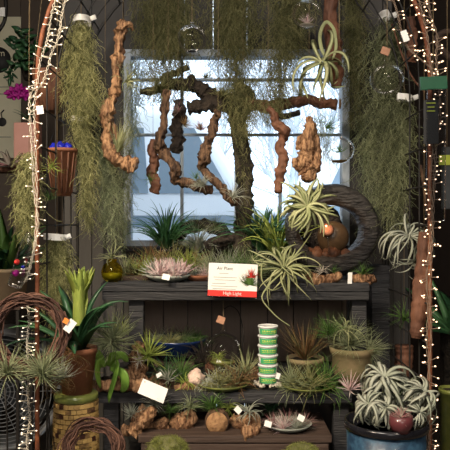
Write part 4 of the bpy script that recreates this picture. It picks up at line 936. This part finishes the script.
air(112,342,-.10,'wispy',42,'large pale green starburst air plant left of the driftwood knot',m_mossg,520,n=120,ax=(0,-.7,.6),W=.035,th0=(10,90),th1=(20,100))
t = T('staghorn_fern', 'fern with broad drooping bright green leaves at left end of lower shelf', 'potted plant', [P(108, 0, -.06)[0], -.06, zL])
t.part('pot', MB().lathe(pot_prof(.030, .022, .045), t.loc, 24), m_bark)
mb = MB()
for pl in ([(104,366),(96,362),(90,370),(88,384),(86,392)],[(106,366),(101,360),(99,372),(101,388)],[(110,366),(118,362),(116,376),(110,396),(109,402)],[(108,366),(112,356),(123,354),(128,362)],[(106,366),(98,352),(90,352),(84,360)],[(110,368),(124,372),(126,384),(121,392)]):
    q = pxcurve([(a, b, -.075) for a, b in pl], -.06, 18); q[:, 1] -= np.sin(np.linspace(0, PI, 18))*.03
    mb.tube(q, S(.8, -.1)*np.sin(np.linspace(.25, PI-.08, 18))**.7, 10, flat=6.0, up=[0, -1, .1])
t.part('leaves', mb, m_brleaf)
air(122,332,.1,'thin',26,'pale leafy plant behind the starburst air plant',m_lime,521,n=30)

# ---------------------------------------------------------------- wreaths
def wreath(px, py, Ro, Ri, Y, label, seed, n=70, tilt=0, m=m_vine):
    c = P(px, py, Y); rs = np.random.RandomState(seed); Rm = S((Ro+Ri)/2, Y); rm = S((Ro-Ri)/2, Y); mb = MB()
    Mx = np.array(Matrix.Rotation(tilt, 3, 'X'))
    for i in range(n):
        a0 = rs.uniform(0, 2*PI); sp_ = rs.uniform(1.5, 4.5); k = np.linspace(0, 1, 26); a = a0+sp_*k
        q0 = rs.uniform(0, 2*PI); q = q0+k*rs.uniform(-4, 4); rad = rm*(rs.uniform(.2, 1.0)+.12*np.sin(k*rs.uniform(4, 12)))
        rr_ = Rm+rad*np.cos(q); y = rad*np.sin(q)*.8
        e = rs.choice([0, 1], p=[.7, .3])*rs.uniform(.0, .018)*(k**6); rr_ = rr_+e
        rr_ = rr_+.004*np.sin(a*rs.uniform(3, 9)+q0); pts = np.stack([rr_*np.cos(a), y, rr_*np.sin(a)], 1)@Mx.T+c
        mb.tube(pts, rs.uniform(.0012, .0028), 5)
    t = T('grapevine_wreath', label, 'wreath', c-[0, 0, Rm+rm]); t.part('vines', mb, m); return t
t = wreath(29, 333, 43, 27, -.42, 'large brown grapevine wreath with white tag hanging on the left arch leg', 3, 80)
t.part('tag', MB().box(P(70, 326, -.44), (.024, .002, .040), (0, .65, 0)), m_paper, smooth=False)
t.part('tag_clip', MB().box(P(66, 321, -.445), (.016, .003, .016), (0, .5, 0)), m_orange, 'orange tag corner', smooth=False)
wreath(93, 449, 33, 18, -.38, 'smaller brown grapevine wreath standing before the woven basket', 5, 60)
# shelf tufts in front of fan
air(42,374,-.50,'spiky',36,'silver green spiky air plant before the fan under the wreath',m_mossg,530,n=80,ax=(.2,-.6,.7),W=.05)
air(8,374,-.5,'thin',44,'grey green air plant at the left edge before the fan',m_mossg,531,n=50,W=.03)
air(62,378,-.46,'wispy',28,'small wispy silver tuft left of the basket rim',m_silver,532,n=50)
mb = MB(); gnarl(mb, [(-8,372,4),(10,374,5),(28,370,5),(46,375,4),(58,384,3)], -.47, 80); solo('driftwood_piece', mb, m_drift2, 'grey brown driftwood branch under the large wreath holding tufts', 'driftwood')
solo('price_tag', MB().box(P(13, 358, -.36), (.03, .001, .012), (-.3, .1, 0)), m_paper, 'white tag on the tuft at the left edge', 'tag', smooth=False)
t = T('wire_stand', 'thin black wire plant stand before the fan at lower left', 'stand', [P(20,0,-.3)[0], -.3, 0])
for px in (4, 46):
    t.part('leg', MB().tube([P(px, 378, -.3), P(px+3, 420, -.3), [P(px+6, 0, -.3)[0], -.3, 0]], .003, 6), m_iron)
t.part('crossbar', MB().tube([P(-6, 379, -.3), P(20, 379, -.3), P(60, 390, -.3)], .003, 6), m_iron)

# ---------------------------------------------------------------- fan
fY = 1.7; fc = P(6, 386, fY); fr = S(58, fY)
t = T('floor_fan', 'grey round floor fan with wire grille at lower left', 'fan', [fc[0], fY, 0])
def ring(r_, y, tr, seg=48, s_=8): 
    a = np.linspace(0, 2*PI, seg+1); return MB().tube(np.stack([fc[0]+r_*np.cos(a), np.full(seg+1, y), fc[2]+r_*np.sin(a)], 1), tr, s_, False)
a_ = np.linspace(0, 2*PI, 57)[:-1]; A = np.stack([np.stack([fc[0]+q_*fr*np.cos(a_), np.full(56, fY+y_), fc[2]+q_*fr*np.sin(a_)], 1) for q_, y_ in ((.93, -.10), (.97, -.125), (1.0, -.12), (1.03, -.10), (1.03, .10), (1.0, .12), (.95, .12), (.93, .10), (.93, -.10))])
mb = MB(); mb.rings(A[None], True); t.part('drum', mb, m_fan)
mb = MB()
for k in range(1, 15):
    r_ = fr*k/15; a = np.linspace(0, 2*PI, 49); mb.tube(np.stack([fc[0]+r_*np.cos(a), np.full(49, fY-.12-.03*(1-k/15)), fc[2]+r_*np.sin(a)], 1), .0032, 4, False)
for k in range(16):
    a = k*PI/8; mb.tube([fc+[0, -.15, 0], fc+[fr*.5*math.cos(a), -.14, fr*.5*math.sin(a)], fc+[fr*.98*math.cos(a), -.12, fr*.98*math.sin(a)]], .0022, 4)
t.part('grille', mb, m_fan)
t.part('hub', MB().lathe([(.001, -.05), (.05, -.05), (.06, 0), (.05, .05), (.001, .06)], fc, 24, Matrix.Rotation(R(90), 4, 'X')), m_fandk)
for k in range(5):
    a = k*2*PI/5+.4; A = np.zeros((6, 2, 3)); 
    for i, s_ in enumerate(np.linspace(.15, .9, 6)):
        for j, da in enumerate((-.30, .30)): A[i, j] = fc+[fr*s_*math.cos(a+da), .05*da/.3, fr*s_*math.sin(a+da)]
    mb = MB(); mb.rings(np.concatenate([A, A[:, ::-1]+[0, .004, 0]], 1)[None], True, True); t.part('blade', mb, m_fandk)
for s_ in (-1, 1):
    t.part('foot', MB().tube([fc+[s_*fr*1.02, 0, 0], fc+[s_*fr*1.05, 0, -fr*.8], [fc[0]+s_*fr*.8, fY, .015], [fc[0]+s_*fr*.5, fY, .015]], .015, 8), m_fan)

cx_ = (P(-40, 0, 2.2)[0]+P(44, 0, 2.2)[0])/2; cw = P(44, 0, 2.2)[0]-P(-40, 0, 2.2)[0]; ch = P(0, 302, 2.2)[2]
t = T('dark_backdrop_box', 'dark low box added as backdrop behind the floor fan at far left', 'backdrop', [cx_, 2.4, 0])  # dark box added as a backdrop to darken the view behind the fan
t.part('body', MB().box([cx_, 2.41, ch/2], (cw, .38, ch)), m_bark, smooth=False, bevel=.004)
t.part('top', MB().box([cx_, 2.40, ch+.012], (cw+.03, .42, .022)), m_step, smooth=False)
for s_ in (-1, 1): t.part('backdrop_front', MB().box([cx_+s_*cw*.25, 2.21, ch/2], (cw*.46, .016, ch*.9)), m_bark, smooth=False, bevel=.003)
# ---------------------------------------------------------------- wall pocket pot, orchid, foliage at left
c = P(62, 0, .0); zt = P(0, 149, 0)[2]; zb = P(0, 196, 0)[2]; rr = S(15, 0)
t = T('wall_pot', 'ribbed terracotta wall pot holding cobalt glass, hung on the left lattice', 'pot', [c[0], 0, zb])
q = np.array([c[0], 0, 0]); mb = MB(); mb.lathe([(rr*.45, zb), (rr*.6, zb), (rr*.98, zt-.012), (rr*1.03, zt-.012), (rr*1.03, zt), (rr*.93, zt), (rr*.85, zt-.03), (.001, zt-.03)], q, 32); t.part('pot', mb, m_terra)
mb = MB()
for i in range(14):
    a = i*2*PI/14; mb.tube([q+[rr*.64*math.cos(a), rr*.64*math.sin(a), zb+.01], q+[rr*.83*math.cos(a), rr*.83*math.sin(a), (zt+zb)/2], q+[rr*.99*math.cos(a), rr*.99*math.sin(a), zt-.016]], .0028, 6)
t.part('ribs', mb, m_redbark)
t.part('hanger', MB().tube([q+[-rr, 0, zt-.005], q+[-.01, 0, zt+.12], q+[0, 0, zt+.16], q+[.01, 0, zt+.12], q+[rr, 0, zt-.005]], .0015, 6), m_iron)
mb = MB()
for dx, s_ in ((-.03, .018), (-.005, .022), (.022, .018)): mb.ball(q+[dx, 0, zt+.004], s_, 14, 10, jit=.4, seed=int(dx*900))
solo('glass_lumps', mb, m_cobalt, 'shiny cobalt blue glass lumps in the ribbed terracotta wall pot', 'glass')
for zz, lb in ((62, 'dark terracotta hanging pot high on the left behind the lights'),):
    c = P(52, 0, .45-.2); t = T('hanging_pot', lb, 'pot', [c[0], .2, P(0, 112, .2)[2]]); cc = np.array([P(52, 0, .2)[0], .2, 0]); z1 = P(0, 72, .2)[2]; z0 = P(0, 112, .2)[2]; r_ = S(20, .2)
    t.part('pot', MB().lathe([(r_*.4, z0), (r_*.62, z0), (r_*.95, z1-.02), (r_, z1), (r_*.93, z1), (.001, z1-.02)], cc, 32), m_redbark)
    mb = MB(); 
    for s_ in (-1, 1): mb.tube([cc+[s_*r_*.95, 0, z1], cc+[s_*r_*.5, 0, z1+.3], [cc[0], .2, CEIL]], .0012, 5)
    t.part('cord', mb, m_cord)
# orchid
c = P(28, 0, .9); pz0 = P(0, 168, .9)[2]; pz1 = P(0, 124, .9)[2]; r_ = S(11, .9)
t = T('potted_orchid', 'magenta orchid in a square pale pink pot at upper left', 'orchid', [c[0], .9, pz0])
t.part('pot', MB().box([c[0], .9, (pz0+pz1)/2], (r_*2, r_*2, pz1-pz0)), m_pinkpot, smooth=False, bevel=.004)
t.part('stem', MB().tube(pxcurve([(29,124),(31,105),(27,94),(14,92)], .9, 20), .003, 6), m_green)
rs = random.Random(2)
for i, (px, py) in enumerate(((10,93),(14,90),(19,89),(24,91),(13,96),(19,95),(25,96))):
    mb = MB(); q = P(px, py, .88); rosette(mb, q, (rs.uniform(-.3, .3), -1, .1), 5, S(6, .9), S(6, .9), (60, 80), (80, 100), segs=5, seed=i, wpow=.35, thick=.05, cup=.1); mb.ball(q-[0, .006, 0], .006, 8, 6); t.part('flower', mb, m_orchid)
mb = MB(); ros(mb, P(30, 120, .9), (0, -.3, 1), 'broad', S(24, .9), 8, n=6, W=.25); t.part('leaves', mb, m_dkgreen)
solo('plant_shelf', MB().box([P(28, 0, .9)[0]-.17, .9, pz0-.012], (.50, .14, .022)), m_redbark, 'narrow brown shelf behind the left moss carrying the pink pot', 'shelf', smooth=False)
# trailing vine top left
t = T('trailing_plant', 'dark green trailing plant with heart shaped leaves at upper left', 'plant', P(28, 70, 1.2))
t.part('basket', MB().lathe([(S(6, 1.2), -.10), (S(10, 1.2), -.02), (S(11, 1.2), 0), (.001, -.01)], P(30, 62, 1.2), 20), m_bark)
t.part('cord', cord(P(30, 62, 1.2)), m_cord); mb = MB(); st = MB(); rs = random.Random(12)
for i in range(26):
    px = rs.uniform(12, 46); py = rs.uniform(30, 72); q = P(px, py, 1.15+rs.uniform(-.05, .05))
    if abs(px-26)+abs(py-50)*.6 > 24: continue
    st.tube([P(28, 60, 1.2), (P(28, 55, 1.2)+q)/2+[0, -.02, .02], q], .0015, 5)
    rosette(mb, q, (rs.uniform(-.6, .6), -.6, .6), 2, S(13, 1.2), S(10, 1.2), (50, 80), (90, 130), segs=7, seed=i, wpow=.5, thick=.04, cup=.15)
for px, py in ((8, 70), (9, 78), (11, 74)): rosette(mb, P(px, py, 1.15), (0, -.5, -.5), 3, S(9, 1.2), S(5, 1.2), (30, 60), (60, 90), segs=6, seed=px, wpow=.5, thick=.04)
st.tube(pxcurve([(28,58),(14,56),(9,66),(10,80)], 1.16, 20), .0015, 5)
t.part('stems', st, m_green); t.part('leaves', mb, m_dkgreen)
# floor foliage left + tan planter
t = potted(6,268,.9,22,.85,m_tan,'leafy green plant in wide tan planter at left edge',P(0,302,.9)[2],foliage=[('broad',70,m_green,dict(n=12,W=.22,th0=(0,50),th1=(20,100))),('broad',60,m_dkgreen,dict(n=14,W=.3,th0=(10,70),th1=(40,120)))])
zt = P(0,302,.9)[2]; tx = P(-8, 0, .9)[0]; t = T('side_table', 'thin legged dark side table carrying the tan planter at left edge', 'table', [tx, .9, 0])
t.part('tabletop', MB().box([tx, .9, zt-.012], (.36, .26, .022)), m_step, smooth=False)
for a_ in (-1, 1):
    for b2 in (-1, 1): t.part('leg', MB().box([tx+a_*.165, .9+b2*.115, (zt-.023)/2], (.014, .014, zt-.023)), m_iron, smooth=False)
air(10,166,.8,'broad',22,'dark purplish leaf plant before the poster bottom',m_purple,540,n=7,W=.35)
# poster
pY = 2.70; t = T('wall_poster', 'cream poster with dark round badge and small print on far left wall', 'poster', P(2, 160, pY))
a = P(-30, 17, pY); b = P(21, 158, pY)
t.part('sheet', MB().box([(a[0]+b[0])/2, pY, (a[2]+b[2])/2], (b[0]-a[0], .012, a[2]-b[2])), m_cream, smooth=False)
t.part('badge', MB().lathe([(.001, 0), (S(13, pY), 0), (S(13, pY), .004), (.001, .004)], P(-2, 60, pY-.008), 40, Matrix.Rotation(R(90), 4, 'X')), m_ink)
t.part('badge_letter', textmesh('m', .07, V3(P(1.5, 56, pY-.016)), FRONT), m_cream)
mb = MB()
for px, py, w in ((4,87,13),(4,94,11),(4,137,14)): mb.box(P(px, py, pY-.008), (S(w, pY), .002, .006))
for i, (py, s_) in enumerate(((131, 'ic village'), (136, 'and fair'))):
    pass
mb.tube([P(4, 75, pY-.008), P(7, 81, pY-.008), P(10, 76, pY-.008)], .004, 5)
t.part('print_lines', mb, m_inkg)
mb = MB(); mb.lathe([(.001, 0), (S(4.5, pY), 0), (S(4, pY), .003), (.001, .004)], P(2, 122, pY-.008), 24, Matrix.Rotation(R(90), 4, 'X')); mb.tube([P(2, 118, pY-.01), P(1, 113, pY-.01), P(4, 110, pY-.01)], .005, 5); t.part('emblem', mb, m_ink)
t = T('hanging_hook', 'black curved bracket with white label at top left corner', 'bracket', P(3, 30, 1.5))
t.part('bar', MB().tube(pxcurve([(5,-8),(6,10),(4,22),(-2,32)], 1.5, 20), .012, 8), m_iron); t.part('label_card', MB().box(P(1, 12, 1.46), (S(8, 1.5), .004, S(9, 1.5))), m_paper, smooth=False)
# plastic bag with red and blue
t = T('plastic_bag', 'clear plastic bag holding red and blue baubles at the left arch leg', 'bag', P(20, 286, -.38))
mb = MB(); pts = pxcurve([(29,232),(26,245),(21,262),(17,278),(14,287)], -.38, 20); mb.tube(pts, np.interp(np.arange(20), [0, 4, 14, 19], [.004, .018, .024, .022]), 14, True, flat=.5); t.part('bag', mb, m_plastic)
t.part('red_bauble', MB().ball(P(17, 262, -.38), .009, 16, 10), m_red); t.part('pink_filling', MB().ball(P(16, 273, -.38), .010, 14, 8, jit=.5), m_orchid); t.part('blue_bauble', MB().ball(P(23, 267, -.38), .006, 14, 8), m_cobalt)
solo('photo_tag', MB().box(P(40, 110, -.35), (.022, .002, .026), (0, -.15, 0)), m_paper, 'small square white tag tied among the lights at left', 'tag', smooth=False)

# ================================================================ RIGHT SIDE DETAILS
t = T('hanging_package', 'clear plastic package with green header card hanging at right', 'package', P(432, 228, -.38))
t.part('header', MB().box(P(433.5, 83, -.38), (S(27, -.38), .006, S(13, -.38)), (0, -.05, 0)), m_green2, smooth=False)
t.part('sleeve', MB().box(P(436, 155, -.38), (S(19, -.38), .014, S(132, -.38)), (0, .01, 0)), m_plastic, smooth=False, bevel=.003)
t.part('insert_card', MB().box(P(431, 122, -.372), (S(15, -.38), .002, S(44, -.38))), m_ink, smooth=False)
mb = MB()
for py, w in ((103, 9), (107, 7), (111, 8)): mb.box(P(431, py, -.375), (S(w, -.38), .001, .003))
t.part('print', mb, m_lcard, smooth=False); t.part('cord', cord(P(433, 77, -.38)), m_cord)
t = T('hanging_package', 'grey metal bar package with lime label at right edge', 'package', P(447, 210, -.2))
t.part('bar', MB().box(P(447, 178, -.2), (S(10, -.2), .02, S(62, -.2))), m_fandk, smooth=False, bevel=.003); t.part('label_card', MB().box(P(445, 160, -.213), (S(12, -.2), .003, S(10, -.2))), m_lcard, smooth=False); t.part('cord', cord(P(447, 148, -.2)), m_cord)
solo('paper_tag', MB().box(P(405, 36, -.33), (.020, .001, .036), (0, -.35, 0)), m_paper, 'white paper tag clipped on the short light strand at top right', 'tag', smooth=False)
solo('paper_tag', MB().box(P(401, 96, -.05), (.024, .001, .022), (0, .1, 0)), m_paper, 'square white tag touching the right glass ball', 'tag', smooth=False)
potted(456,330,.3,16,.8,m_bark,'dark leafy plant in shade at right edge',0,foliage=[('broad',72,m_dkgreen,dict(n=18,W=.30,th0=(5,80),th1=(40,120)))])
potted(453,388,.2,14,.8,m_ygreen,'yellow glazed pot at the lower right edge',0)
t = T('wall_bracket', 'dark curved wooden bracket at top right', 'bracket', P(440, 70, .6)); t.part('arm', MB().tube(pxcurve([(456,62),(444,52),(436,40),(446,32),(458,34)], .5, 24), .016, 8), m_step)
for i, (pl, lb) in enumerate(((((392,24),(404,60),(414,80),(425,92)), 'thin vine stem looping across the right lattice'),)):
    solo('vine_stem', MB().tube(pxcurve(pl, .1, 30), .004, 6), m_redbark, lb, 'stem')
solo('ladder_rod', MB().tube(pxcurve([(421,165),(424,190),(428,215)], -.1, 20), .005, 6), m_drift2, 'thin curved tan stick on the right lattice', 'stick')
for px in (330,):
    air(300, 95, .2, 'wispy', 20, 'mossy tuft on the right branch of the window tree', m_moss, 551, n=60, ax=(0, -.3, .3))
air(222,96,.27,'wispy',22,'mossy tuft on the left side of the window tree crown',m_moss,552,n=60)
air(160,90,.27,'wispy',26,'olive tuft draped over the left end of the window tree branch',m_moss,553,n=80,ax=(0,-.3,.1))
air(206,78,.2,'spiky',12,'small dark air plant standing on the upper window tree branch',m_mossd,554,n=20)
